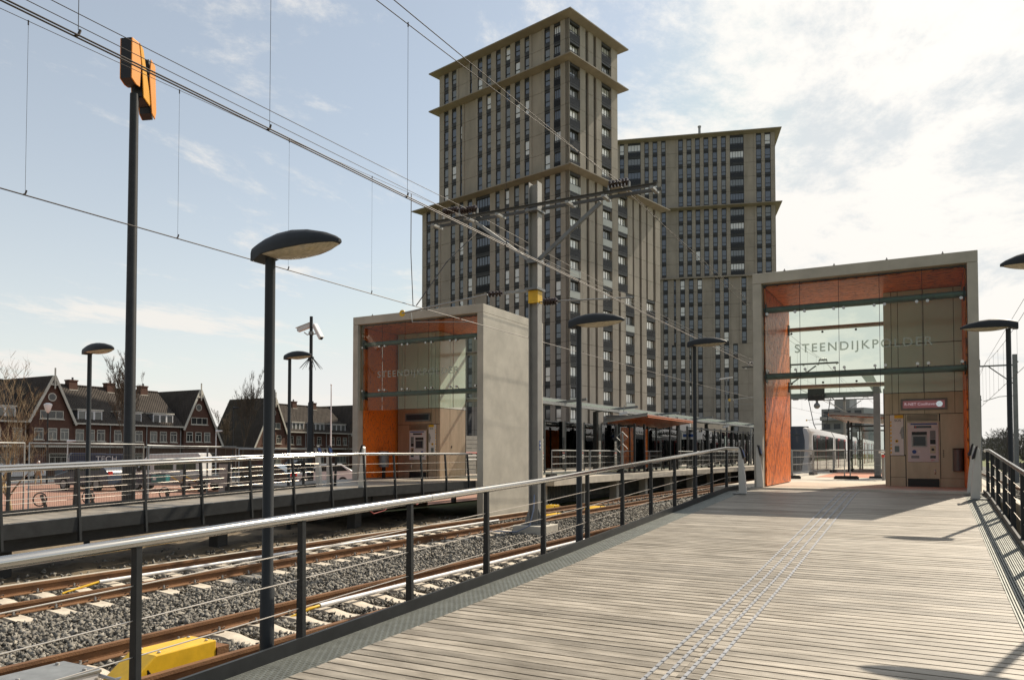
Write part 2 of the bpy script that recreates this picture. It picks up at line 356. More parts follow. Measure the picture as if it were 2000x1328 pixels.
        if bev:
            b = o.modifiers.new('bevel', 'BEVEL'); b.width = bev; b.segments = 2; b.limit_method = 'ANGLE'; b.angle_limit = R(40)
        for k, v in tags.items(): o[k] = v
        return o
def thing(name, label, cat, loc=(0, 0, 0), rotz=0, group=None):
    o = bpy.data.objects.new(name, None); COL.objects.link(o); o.location = loc; o.rotation_euler = (0, 0, rotz)
    o.empty_display_size = .2; o['label'] = label; o['category'] = cat
    if group: o['group'] = group
    return o
def tag(o, label, cat, group=None):
    o['label'] = label; o['category'] = cat
    if group: o['group'] = group
    return o
def struct(o): o['kind'] = 'structure'; return o
def dup(root, loc=None, rotz=None, label=None, group=None):
    r = root.copy(); COL.objects.link(r)
    if loc is not None: r.location = loc
    if rotz is not None: r.rotation_euler = (0, 0, rotz)
    if label: r['label'] = label
    if group: r['group'] = group
    for ch in list(root.children):
        c = ch.copy(); COL.objects.link(c); c.parent = r
        for gch in list(ch.children):
            d = gch.copy(); COL.objects.link(d); d.parent = c
    return r
def text(s, size, m, name, parent, o, xd, zd, ext=.004, align='LEFT', w=True, sp=1.0, bold=0.0, **tags):
    cu = bpy.data.curves.new(name, 'FONT'); cu.body = s; cu.size = size; cu.extrude = ext; cu.align_x = align; cu.space_character = sp; cu.offset = bold
    t = bpy.data.objects.new(name, cu); COL.objects.link(t)
    dg = bpy.context.evaluated_depsgraph_get(); me = bpy.data.meshes.new_from_object(t.evaluated_get(dg))
    bpy.data.objects.remove(t); me.name = name; me.materials.clear(); me.materials.append(M[m])
    X = Vector(xd).normalized(); Y = Vector(zd).normalized(); Zn = X.cross(Y); O = Vector(o)
    if w and parent is not None:
        r = parent
        while r.parent: r = r.parent
        O = O-Vector(r.location)
    mt = Matrix((X, Y, Zn)).transposed().to_4x4(); mt.translation = O; me.transform(mt)
    ob = bpy.data.objects.new(name, me); COL.objects.link(ob); ob.parent = parent
    for k, v in tags.items(): ob[k] = v
    return ob
def lerp(a, b, t): return a+(b-a)*t
def prof(pts, y):
    if y <= pts[0][0]: return pts[0][1]
    for (a, za), (b, zb) in zip(pts, pts[1:]):
        if y <= b: return lerp(za, zb, (y-a)/(b-a))
    return pts[-1][1]
# ================================================================ ground
def sheet(name, pts, z, m, **k):
    b = MB(); b.face([(x, y, z) for x, y in pts]); return struct(b.build(name, m))
def rect(x0, x1, y0, y1): return [(x0, y0), (x1, y0), (x1, y1), (x0, y1)]
sheet('ground', rect(-1500, 1500, -300, 2500), G-.06, 'grass')
sheet('road', rect(-79, -69, -60, 200), G-.02, 'street')
sheet('pavement', rect(-69, -63.5, -60, 200), G-.005, 'conc_light')
sheet('plaza', rect(-63.5, -20.2, -30, 75), G, 'plaza')
sheet('street', rect(-63.5, -20.2, 75.01, 200), G-.01, 'street')
sheet('forecourt', rect(-160, -20.2, 200.01, 420), G-.01, 'street'); sheet('side_street', rect(-20.19, 1.5, 260.01, 420), G-.01, 'street')
sheet('trackbed', rect(-13.9, 8.2, -30, 260), G+.005, 'ballast')
# sandy verge with a rough surface between the far track and the left ramp
b = MB(); nx, ny = 22, 90
for j in range(ny+1):
    for i in range(nx+1):
        x = lerp(-20.2, -13.55, i/nx); y = lerp(-8, 23.3, j/ny)
        b.v.append((x, y, G+.0+(.015+.10*rnd.random()*(1 if 0 < i < nx else .1))*(1.5 if x < -14.6 else .8)))
for j in range(ny):
    for i in range(nx):
        a = j*(nx+1)+i; b.f.append([a, a+1, a+nx+2, a+nx+1]); b.m.append(0)
struct(b.build('verge', 'sand', smooth=60))
b = MB(); b.box(-13.80, -13.52, -8, 27.5, G, G+.12); struct(b.build('kerb', 'conc_light'))
# ballast stones: one mass of loose stones, denser near the viewer
def stones(name, regions, seed):
    g = np.random.default_rng(seed); P = []
    for x0, x1, y0, y1, n, s0, s1, z0 in regions:
        P.append(np.c_[g.uniform(x0, x1, n), g.uniform(y0, y1, n), np.full(n, z0)+g.uniform(-.03, .035, n), g.uniform(s0, s1, n)])
    P = np.vstack(P)
    for xc, ys, x_ in ((-7.275, 2.0, 0), (-12.085, 3.1, 1), (3.95, 14, 0)):       # keep the sleepers and rails clear
        xb = xc+x_*.00055*np.maximum(0, P[:, 1]-15)**2; ph = np.abs((P[:, 1]-ys+.3) % .6-.3); ax = np.abs(P[:, 0]-xb)
        P = P[~((ax < 1.28) & (ph < .165) | (np.abs(ax-.755) < .10))]
    n = len(P)
    cube = np.array([(-1,-1,-1),(1,-1,-1),(1,1,-1),(-1,1,-1),(-1,-1,1),(1,-1,1),(1,1,1),(-1,1,1)], float)*.62
    q = g.normal(size=(n, 4)); q /= np.linalg.norm(q, axis=1)[:, None]; a, bq, c_, d = q.T
    Rm = np.stack([1-2*(c_*c_+d*d), 2*(bq*c_-a*d), 2*(bq*d+a*c_), 2*(bq*c_+a*d), 1-2*(bq*bq+d*d), 2*(c_*d-a*bq),
                   2*(bq*d-a*c_), 2*(c_*d+a*bq), 1-2*(bq*bq+c_*c_)], 1).reshape(n, 3, 3)
    loc = cube[None]*g.choice([-.25, .55, 1.25], (n, 8, 1), p=[.12, .3, .58])*(1+g.uniform(-.25, .25, (n, 8, 3)))*np.c_[np.ones(n), g.uniform(.55, 1, n), g.uniform(.4, .8, n)][:, None, :]
    V = np.einsum('nij,nkj->nki', Rm, loc)*P[:, 3][:, None, None]+P[:, None, :3]
    F = np.array([(0,3,2,1),(4,5,6,7),(0,1,5,4),(1,2,6,5),(2,3,7,6),(3,0,4,7)])
    F = (F[None]+8*np.arange(n)[:, None, None]).reshape(-1)
    me = bpy.data.meshes.new(name); me.vertices.add(n*8); me.vertices.foreach_set('co', V.reshape(-1))
    nf = n*6; me.loops.add(nf*4); me.loops.foreach_set('vertex_index', F.astype(np.int32))
    me.polygons.add(nf); me.polygons.foreach_set('loop_start', np.arange(0, nf*4, 4, dtype=np.int32)); me.update(); me.validate()
    me.materials.append(M['stone']); o = bpy.data.objects.new(name, me); COL.objects.link(o); o['kind'] = 'stuff'; return o
stones('gravel', [(-11.3, -5.2, 1.5, 13, 44000, .026, .050, G+.04), (-11.3, -5.2, 13, 32, 26000, .032, .055, G+.04),
                  (-13.6, -11.3, 4, 32, 15000, .027, .05, G+.035), (-13.3, -5.2, 32, 75, 9000, .05, .08, G+.03),
                  (-16, -13.7, 4, 23, 1100, .03, .06, G+.06), (1.6, 7.6, 12, 60, 9000, .05, .08, G+.03)], 3)

# ================================================================ tracks
def bend(y): return .00055*max(0, y-15)**2
RP = [(-.07, 0), (.07, 0), (.07, .012), (.012, .028), (.012, .112), (.036, .122), (.036, .16), (-.036, .16), (-.036, .122), (-.012, .112), (-.012, .028), (-.07, .012)]
def rail(x, label, bf=None, y0=-8, y1=150):
    ys = [y0, 15]+list(range(20, y1+1, 5)) if bf else [y0, y1]
    b = MB(); k = len(RP)
    for y in ys:
        dx = bend(y) if bf else 0
        b.v += [(x+dx+px, y, RAIL-.16+pz) for px, pz in RP]
    for i in range(len(ys)-1):
        for j in range(k): b.f.append([i*k+j, i*k+(j+1) % k, (i+1)*k+(j+1) % k, (i+1)*k+j]); b.m.append(0)
    b.f.append(list(range(k))[::-1]); b.m.append(0)
    return tag(b.build('rail', 'rust'), label, 'rail')
rail(-6.52, 'rusty rail closest to the boarded deck, beside the yellow box')
rail(-8.03, 'rusty rail on the outer side of the track next to the deck')
rail(-11.33, 'rusty rail across the gravel, on the mast side of the far track')
rail(-12.84, 'rusty rail of the far track, along the concrete kerb and sand')
rail(3.2, 'rusty rail nearer the deck beyond the right hand railing', y1=140)
rail(4.7, 'rusty rail farther off beyond the right hand railing', y1=140)
def sleeper_proto():
    r = thing('concrete_sleeper', 'x', 'sleeper', (0, 0, 0))
    b = MB(); n = 24; h = .125
    def top(u):
        a = abs(u)
        return -.005+(-.055*(1-min(1, max(0, (a-.12)/.38))**2*(3-2*min(1, max(0, (a-.12)/.38))))) if a < .85 else -.005-.03*(a-.85)/.4
    for i in range(n+1):
        u = -1.25+2.5*i/n
        for v, z in ((-.145, -.16), (.145, -.16), (.115, top(u)), (-.115, top(u))): b.v.append((u, v, z))
    for i in range(n):
        for j in range(4): b.f.append([i*4+j, i*4+(j+1) % 4, (i+1)*4+(j+1) % 4, (i+1)*4+j]); b.m.append(0)
    b.f.append([3, 2, 1, 0]); b.m.append(0); b.f.append([n*4+j for j in range(4)]); b.m.append(0)
    b.build('sleeper_body', 'sleeper', r, smooth=50, w=False)
    for sx in (-1, 1):
        for e in (-1, 1):
            c = sx*.755+e*.115
            q = MB(); q.box(c-.035, c+.035, -.05, .05, -.01, .012)
            q.tube([(c-.03*e, -.09, .03), (c+.01*e, -.075, .055), (c+.03*e, -.04, .05), (c, -.015, .03), (c+.03*e, .02, .05), (c+.015*e, .07, .058), (c-.03*e, .095, .03)], .009, 6)
            q.lathe([(.024, .0), (.024, .035), (.015, .04), (.013, .062)], (c, 0, .01), 8, 1)
            q.build('rail_clip', ['clip', 'nut'], r, w=False)
    return r
SL = sleeper_proto(); first = True
def sleepers(xc, y0, n, lab, grp, bf=None, clips=24):
    global first
    for i in range(n):
        y = y0+.6*i; x = xc+(bend(y) if bf else 0)
        if first: o = SL; first = False; o.location = (x, y, RAIL-.155)
        elif i < clips: o = dup(SL, (x, y, RAIL-.155))
        else:
            o = SL.copy(); COL.objects.link(o); o.location = (x, y, RAIL-.155)
            c = SL.children[0].copy(); COL.objects.link(c); c.parent = o
        o['label'] = lab; o['group'] = grp
        o.rotation_euler = (0, 0, rnd.uniform(-.012, .012))
sleepers(-7.275, 2.0, 95, 'pale concrete sleeper under the track next to the deck', 'sleepers of the track beside the deck')
sleepers(-12.085, 3.1, 90, 'pale concrete sleeper under the far track along the sand', 'sleepers of the far track', True, 30)
sleepers(3.95, 14, 60, 'concrete sleeper under the track beyond the right hand railing', 'sleepers of the right hand track', None, 0)

# track gear
def yellow_box(x0, x1, y0, y1, label, h=.26):
    t = thing('track_box', label, 'track box', ((x0+x1)/2, (y0+y1)/2, RAIL-.17))
    b = MB(); z = RAIL-.17; e = .30*(y1-y0)/1.1
    pr = [(y0-.05, z+.05), (y0+e, z+h), (y1, z+h), (y1, z+.04), (y0-.05, z+.02)]
    b.prism([(x0, a, c) for a, c in pr], (x1-x0, 0, 0)); b.build('cover', 'yellow', t, bev=.012)
    b = MB(); b.box(x0-.01, x1+.01, y1+.005, y1+.16, z, z+h*.72); b.build('end_shroud', 'rust', t)
    b = MB()
    for yy_ in (y0+e+.08, y1-.08): b.lathe([(.018, 0), (.018, .012), (.009, .018)], (x0+.06, yy_, z+h), 8)
    for yy_ in (y0+e+.08, y1-.08): b.lathe([(.018, 0), (.018, .012), (.009, .018)], (x1-.06, yy_, z+h), 8)
    b.build('bolt', 'nut', t)
    b = MB()
    for k in range(4): b.tube([(x1+.004, y0+e*.55+.03*k, z+.06), (x1+.03, y0+e*.6, z+.11+.02*k), (x1+.004, y0+e*.95, z+.05)], .012, 6)
    b.build('cable', 'black', t)
    return t
yellow_box(-7.10, -6.70, 4.72, 5.72, 'long yellow cover box lying between the rails beside the deck', .29)
t = yellow_box(-12.0, -11.55, 24.3, 25.3, 'low yellow box between the far rails beside the mast', .12)
yellow_box(-12.2, -11.6, 28.4, 29.4, 'yellow box between the far rails beyond the mast', .12)
yellow_box(-13.6, -13.2, 27.6, 28.2, 'small yellow box outside the far track by the platform columns', .2)
t = thing('cover_plate', 'flat grey bolted metal plate on the sleepers by the yellow box', 'cover plate', (-7.43, 4.2, RAIL-.2))
b = MB(); b.box(-7.75, -7.13, 3.5, 4.72, RAIL-.03, RAIL+.0); b.build('plate', 'galv', t, bev=.005)
b = MB()
for px, py in ((-7.66, 4.6), (-7.22, 4.6), (-7.44, 4.1), (-7.66, 3.6), (-7.22, 3.6)): b.lathe([(.02, 0), (.02, .02), (.01, .025)], (px, py, RAIL+.0), 8)
b.build('bolt', 'nut', t)
b = MB(); b.box(-7.74, -7.14, 3.5, 4.71, RAIL-.2, RAIL-.031); b.build('base_box', 'white', t)
b = MB(); b.tube([(-7.13, 4.70, RAIL-.06), (-6.9, 4.7, RAIL-.07), (-6.85, 5.4, RAIL-.08)], .02, 8); b.build('cable', 'nut', t, smooth=60)
t = thing('conduit_pipe', 'straight white conduit pipe along the nearer track from a yellow hose', 'pipe', (-7.78, 9, RAIL-.12))
b = MB(); b.tube([(-7.72, 8.4, RAIL-.08), (-7.72, 21.5, RAIL-.08)], .035, 10); b.build('pipe', 'white', t, smooth=60)
b = MB(); b.tube([(-7.72, 8.4, RAIL-.08), (-7.73, 8.2, RAIL-.09), (-7.82, 7.95, RAIL-.17), (-7.9, 7.8, RAIL-.25)], .022, 8); b.build('hose', 'yellow', t, smooth=60)
t = thing('conduit_pipe', 'white conduit pipe along the far track rails', 'pipe', (-12.5, 12, RAIL-.12))
b = MB(); b.tube([(-12.5, 8.2, RAIL-.09), (-12.5, 22, RAIL-.09)], .03, 8); b.build('pipe', 'white', t, smooth=60)
b = MB(); b.tube([(-12.5, 8.2, RAIL-.09), (-12.52, 7.9, RAIL-.14), (-12.55, 7.6, RAIL-.2)], .02, 8); b.build('hose', 'yellow', t, smooth=60)

# ================================================================ walkways
DP = [(-8, -2.2), (2.6, -1.87), (10.2, -1.595), (21.7, -1.055), (40, -1.03)]
LP = [(-8, -1.85), (7.5, -1.28), (17, -1.0), (40, -1.0)]
def deckz(y): return prof(DP, y)
def leftz(y): return prof(LP, y)
PITCH = .148
def boards(xs, y0, y1, zf, m, name, jit=.002, gap=.024, pitch=PITCH):
    b = MB(); y = y0; k = 0
    while y < y1:
        for (xa, xb) in xs:
            za = zf(y)+rnd.uniform(-jit, jit); zb = zf(y+pitch-gap)+rnd.uniform(-jit, jit); gg = rnd.uniform(-.002, .002); e = rnd.uniform(-.003, .003)
            a = [(xa+e, y+gg, za), (xb+e, y-gg, za), (xb+e, y+pitch-gap-gg, zb), (xa+e, y+pitch-gap+gg, zb)]
            b.add([(p[0], p[1], p[2]-.03) for p in a]+a, [(0,3,2,1),(4,5,6,7),(0,1,5,4),(1,2,6,5),(2,3,7,6),(3,0,4,7)])
        y += pitch; k += 1
    return b.build(name, m)
walk = struct(boards([(-4.56, -1.782), (-1.778, .72)], -5, 23.2, deckz, 'deck', 'walkway'))
def ribbon(b, x0, x1, zf, dz0, dz1, ys, m=0):
    for a, c in zip(ys, ys[1:]):
        b.add([(x0,a,zf(a)+dz0),(x1,a,zf(a)+dz0),(x1,c,zf(c)+dz0),(x0,c,zf(c)+dz0),(x0,a,zf(a)+dz1),(x1,a,zf(a)+dz1),(x1,c,zf(c)+dz1),(x0,c,zf(c)+dz1)],
              [(0,3,2,1),(4,5,6,7),(0,1,5,4),(1,2,6,5),(2,3,7,6),(3,0,4,7)], m)
YS = [-5, 2.6, 10.2, 21.7, 23.25]
for x0, x1 in ((-5.03, -4.995), (1.165, 1.20)):
    b = MB(); ribbon(b, x0, x1, deckz, -.34, .115, YS)
    if x0 < 0: ribbon(b, x0+.035, x0+.075, deckz, -.04, -.012, YS)
    b.build('edge_beam', 'dark', walk)
b = MB()
for x in (-4.4, -2.5, -.6, .55): ribbon(b, x-.06, x+.06, deckz, -.3, -.035, YS)
b.build('joist', 'soffit_dark', walk)
b = MB()
for k in range(13):
    x = -4.985+.034*k; ribbon(b, x-.003, x+.003, deckz, -.035, -.003, YS)
y = -1.0; k = 0
while y < 21.8:
    for j in range(12):
        if (j+k) % 2 == 0:
            x = -4.985+.034*j; z = deckz(y); b.add([(x, y-.011, z-.012), (x+.034, y-.011, z-.012), (x+.034, y+.011, z-.001), (x, y+.011, z-.001)], [(0, 1, 2, 3)])
    y += .052; k += 1
b.build('grating', 'grate', walk)
b = MB()
for k in range(16):
    x = .735+.028*k; ribbon(b, x-.0075, x+.0075, deckz, -.04, -.004, YS)
y = -1
while y < 21.8:
    z = deckz(y); b.box(.73, 1.16, y-.003, y+.003, z-.035, z-.006); y += .5
b.build('grating', 'grate', walk)
b = MB(); ribbon(b, -4.99, -4.57, deckz, -.16, -.15, YS); ribbon(b, .725, 1.16, deckz, -.16, -.15, YS); b.build('gutter', 'soffit_dark', walk)  # dark sheets standing in for the shade below both gratings
for k in range(4):
    b = MB(); x0 = -2.0+.137*k
    y = -1.0
    while y < 23.1:
        a, c = y+.012, y+PITCH-.012
        dx = -.0095*(y-5.8)
        b.box(x0+dx, x0+dx+.029, a, c, 0, .012); n = len(b.v)
        for i in range(n-8, n): b.v[i] = (b.v[i][0], b.v[i][1], b.v[i][2]+deckz(b.v[i][1]))
        y += PITCH
    b.build('guide_strip', 'strip', walk)
lw = struct(boards([(-16.05, -14.3)], 1, 17.32, leftz, 'deck', 'walkway'))
lnd = struct(boards([(-19.9, -17.2), (-17.19, -14.3)], 17.35, 23.3, leftz, 'deck', 'landing'))
YL = [-5, 7.5, 17, 23.35]
b = MB(); ribbon(b, -14.26, -14.20, leftz, -.24, .03, YL); ribbon(b, -16.14, -16.08, leftz, -.24, .11, [-5, 7.5, 17.3]); b.build('edge_beam', 'dark', lw)
b = MB(); ribbon(b, -14.75, -14.55, leftz, -.5, -.04, YL); ribbon(b, -15.9, -15.7, leftz, -.5, -.04, [-5, 7.5, 17.3]); b.build('joist', 'dark', lw)
b = MB(); b.box(-19.95, -17.0, 17.3, 23.3, -1.4, -1.045); b.box(-19.9, -14.5, 18, 23.2, -1.5, -1.06); b.build('deck_frame', 'dark', lnd)
b = MB()
for y in (3, 8, 13, 18): 
    for x in (-15.2,): b.box(x-.15, x+.15, y-.15, y+.15, G, leftz(y)-.45)
b.build('support', 'soffit_dark', lw)

# ================================================================ railings
def railing(label, x, zf, posts, y0, y1, kinks, lean=0.0, cables=(.26, .51, .76), htop=1.04, r=.043, bw=.085, tw=.058, dyp=.05, low=-.22, joints=(), endx=None):
    t = thing('railing', label, 'railing', (x, (y0+y1)/2, zf((y0+y1)/2)))
    ys = [y0]+[k for k in kinks if y0 < k < y1]+[y1]
    b = MB(); pts = []
    for y in ys:
        if y in kinks:
            for d in (-.25, 0, .25): pts.append((x+lean, y+d, (zf(y+d)+zf(y-.12+d)+zf(y+.12+d))/3+htop))
        else: pts.append((x+lean, y, zf(y)+htop))
    b.tube(pts, r, 14)
    for y in joints: b.tube([(x+lean, y-.006, zf(y)+htop), (x+lean, y+.006, zf(y)+htop)], r+.0025, 14, 0)
    b.build('handrail', 'steel', t, smooth=50)
    for y in posts:
        z = zf(y); q = MB(); xt = x+lean; xb = x; zt = z+htop-r*.6
        sgn = 1
        q.add([(xb-bw/2, y-dyp/2, z+low), (xb+bw/2, y-dyp/2, z+low), (xb+bw/2, y+dyp/2, z+low), (xb-bw/2, y+dyp/2, z+low),
               (xt-tw/2, y-dyp/2, zt), (xt+tw/2, y-dyp/2, zt), (xt+tw/2, y+dyp/2, zt), (xt-tw/2, y+dyp/2, zt)],
              [(0,3,2,1),(4,5,6,7),(0,1,5,4),(1,2,6,5),(2,3,7,6),(3,0,4,7)])
        q.build('post', 'dark', t, bev=.004)
    for h in cables:
        q = MB(); pts = []
        for y in ys: pts.append((x+lean*h/htop, y, zf(y)+h))
        q.tube(pts, .0055, 6); q.build('cable', 'cable', t, smooth=60)
    return t
KD = (2.6, 10.2, 21.7)
railing('steel railing along the left edge of the boarded deck, above the track', -5.055, deckz, [3.6+1.66*k for k in range(12)]+[1.94, .28], -.5, 23.3, KD, joints=(7.3, 14.0, 20), htop=1.19, cables=(.37, .63, .88))
railing('dark railing along the right edge of the boarded deck', 1.23, deckz, [4.14+1.66*k for k in range(12)]+[2.48, .82], 0, 23.3, KD, htop=1.12, cables=(.33, .59, .84), r=.036, bw=.08, tw=.07, joints=(9,))
railing('leaning railing on the track side of the far ramp', -14.18, leftz, [4.7+1.4*k for k in range(14)], 3.5, 23.2, (7.5, 17), lean=-.10, htop=.98, r=.04, bw=.075, tw=.055, low=-.42, cables=(.22, .45, .69))
railing('railing on the car park side of the far ramp', -16.2, leftz, [4.55+1.37*k for k in range(11)], 3.5, 18.3, (7.5, 17), lean=.06, htop=.98, r=.04, bw=.075, tw=.055, low=-.4, cables=(.22, .45, .69))
# ================================================================ platforms
b = MB(); b.box(-5.75, 1.75, 23.22, 150, FLOOR-.25, FLOOR); pr = struct(b.build('platform', 'paving'))
b = MB()
for k in range(24): b.box(-5.2, -4.8, 29+5*k, 29.4+5*k, G, FLOOR-.25); b.box(.9, 1.3, 29+5*k, 29.4+5*k, G, FLOOR-.25)
b.build('column', 'concrete', pr)
b = MB(); b.box(-4.3, -1.75, 34.5, 44, FLOOR, FLOOR+.006); b.build('tile_field', mat('terracotta_tiles', (.50, .20, .11), .8, var=.1), pr)
b = MB(); PE = [(23.36, -14.2), (28.2, -14.2), (28.25, -13.45), (38, -13.45), (48, -13.1), (65, -12.15), (90, -9.6), (150, -4)]
b.prism([(x, y, FLOOR-.33) for y, x in PE]+[(-20, 150, FLOOR-.33), (-20, 23.36, FLOOR-.33)], (0, 0, .30)); pl = struct(b.build('platform', 'paving'))
b = MB()
for k in range(16):
    y = 28.5+4.2*k; b.box(prof(PE, y)-1.0, prof(PE, y)-.62, y, y+.38, G, FLOOR-.331)
b.build('column', 'concrete', pl)
t = thing('under_platform_fence', 'dark barred fence under the far platform edge', 'fence', (-15, 45, G))
b = MB()
y = 28.3
while y < 80:
    x = prof(PE, y)-1.35; b.box(x-.012, x+.012, y, y+.03, G+.1, FLOOR-.36); y += .16
b.build('bar', 'mastgrey', t)
b = MB()
for y in range(28, 80, 2):
    for z in (G+.12, FLOOR-.42): b.bar((prof(PE, y)-1.35, y, z), (prof(PE, y+2)-1.35, y+2, z), .04, .05)
b.build('rail_bar', 'dark', t)
b = MB(); b.box(-17.2, -17.0, 28.4, 90, G, FLOOR-.34); tag(b.build('retaining_wall', 'conc_light'), 'dark retaining wall beneath the far platform', 'wall')

# ================================================================ station portals
def fit(o, axis, length):
    me = o.data; co = np.empty(len(me.vertices)*3); me.vertices.foreach_get('co', co); co = co.reshape(-1, 3)
    c = co[:, axis]; s = length/(c.max()-c.min()); c0 = c.min(); co[:, axis] = c0+(c-c0)*s
    me.vertices.foreach_set('co', co.reshape(-1)); me.update()
def portal(x0, x1, label, tx0, tx1):
    y0, y1, zt = 23.4, 28.2, 5.33
    t = thing('station_portal', label, 'station portal', ((x0+x1)/2, y0, G))
    for a, c in ((x0, x0+.25), (x1-.25, x1)):
        b = MB(); b.box(a, c, y0, y1, G, 5.02); 
        b.build('side_wall', 'concrete', t, bev=.012)
    b = MB(); b.box(x0, x1, y0, y1, 5.025, zt); b.build('roof', 'concrete', t, bev=.012)
    b = MB(); b.box(x0+.25, x1-.25, y0, 23.9 if x0 < -10 else 23.5, FLOOR-.35, FLOOR+.003); b.build('threshold', 'concrete', t)
    for k in range(4):
        xx = x0+.9+k*1.35
        b = MB(); b.lathe([(.03, 0), (.03, .03), (.012, .04), (.012, .07)], (xx, y0+.08, zt), 8); b.build('roof_stud', 'dark', t)
    b = MB(); b.box(x0+.26, x0+.30, y0+.32, y1-.02, FLOOR+.03, 4.94); b.build('orange_wall_panel', 'orange' if x0 > -10 else 'orange_fine', t)
    b = MB(); b.box(x1-.30, x1-.26, y0+.32, y1-.02, FLOOR+.03, 4.94); b.build('orange_wall_panel', 'orange' if x0 > -10 else 'orange_fine', t)
    b = MB(); b.box(x0+.31, x1-.31, y0+.32, y1-.02, 4.95, 4.99); 
    b.build('orange_ceiling_panel', M['orange_c'], t)
    n = 5; W = (x1-x0-.52)/n
    for yy in (23.52,):
        for k in range(n):
            a = x0+.26+W*k; b = MB(); b.box(a+.008, a+W-.008, yy, yy+.016, 1.66, 5.0); b.build('glass_pane', 'glass', t)
        for k in range(1, n):
            a = x0+.26+W*k; b = MB(); b.box(a-.006, a+.006, yy+.002, yy+.014, 1.66, 5.0); b.build('pane_joint', 'black', t)
    for yy, tz in ((23.78, (4.27, 2.28)), (28.0, (4.27, 2.28))):
        rr = .095 if yy < 25 else .075
        for z in tz:
            b = MB(); xe = x1-.27 if (yy < 25) else x1-.27
            b.tube([(x0+.27, yy, z), (xe, yy, z)], rr, 16); 
            b.build('cross_tube', M['tube_green'] if yy < 25 else 'galv', t, smooth=50)
            b = MB(); b.box(x0+.301, x0+.33, yy-.14, yy+.14, z-.17, z+.17); b.box(x1-.33, x1-.301, yy-.14, yy+.14, z-.17, z+.17); b.build('tube_flange', 'dark', t)
            if yy < 25:
                for k in range(n+1):
                    for e in (-.13, .13):
                        xx = x0+.26+W*k+e
                        if xx < x0+.3 or xx > x1-.3: continue
                        s = -1 if z > 3 else 1; zz_ = z+s*.15
                        b = MB(); b.tube([(xx, yy-.02, z+s*.06), (xx, yy-.14, zz_), (xx, yy-.25, zz_)], .013, 6)
                        b.tube([(xx, yy-.285, zz_), (xx, yy-.262, zz_)], .042, 12); b.tube([(xx, yy-.235, zz_), (xx, yy-.21, zz_)], .036, 12)
                        b.build('glass_fitting', 'steel', t, smooth=40)
            else:
                for k in range(n+1):
                    xx = min(max(x0+.4, x0+.26+W*k+.1), x1-.4); b = MB(); s = -1 if z > 3 else 1
                    b.ball((xx, yy-.02, z+s*.13), .04, n=8, k=5); b.build('glass_fitting', 'dark', t)
    o = text('STEENDIJKPOLDER', .345, 'letters', 'lettering', t, (tx0, 23.512, 2.92), (1, 0, 0), (0, 0, 1), sp=1.25, bold=.004); fit(o, 0, tx1-tx0)
    return t
M['tube_green'] = mat('grey_green_steel', (.16, .20, .20), .4, .3, var=.15, vs_=5)
def orange_ceiling():
    m = M['orange'].copy(); m.name = 'orange_strand_ceiling'
    for n in m.node_tree.nodes:
        if n.type == 'MAPPING': n.inputs['Scale'].default_value = (.42, 1.9, 1.0)
    return m
M['orange_c'] = orange_ceiling()
M['orange_wall'] = M['orange']
for q in ('orange', 'orange_fine'):
    for n in M[q].node_tree.nodes:
        if n.type == 'MAPPING': n.inputs['Scale'].default_value = (1, 1.9, .42)
portal(-4.60, 1.15, 'concrete and orange portal with glass front at the top of the boarded deck', -3.45, .08)
portal(-19.88, -13.93, 'concrete and orange portal beside the far track, glazed across its front', -18.75, -15.03)

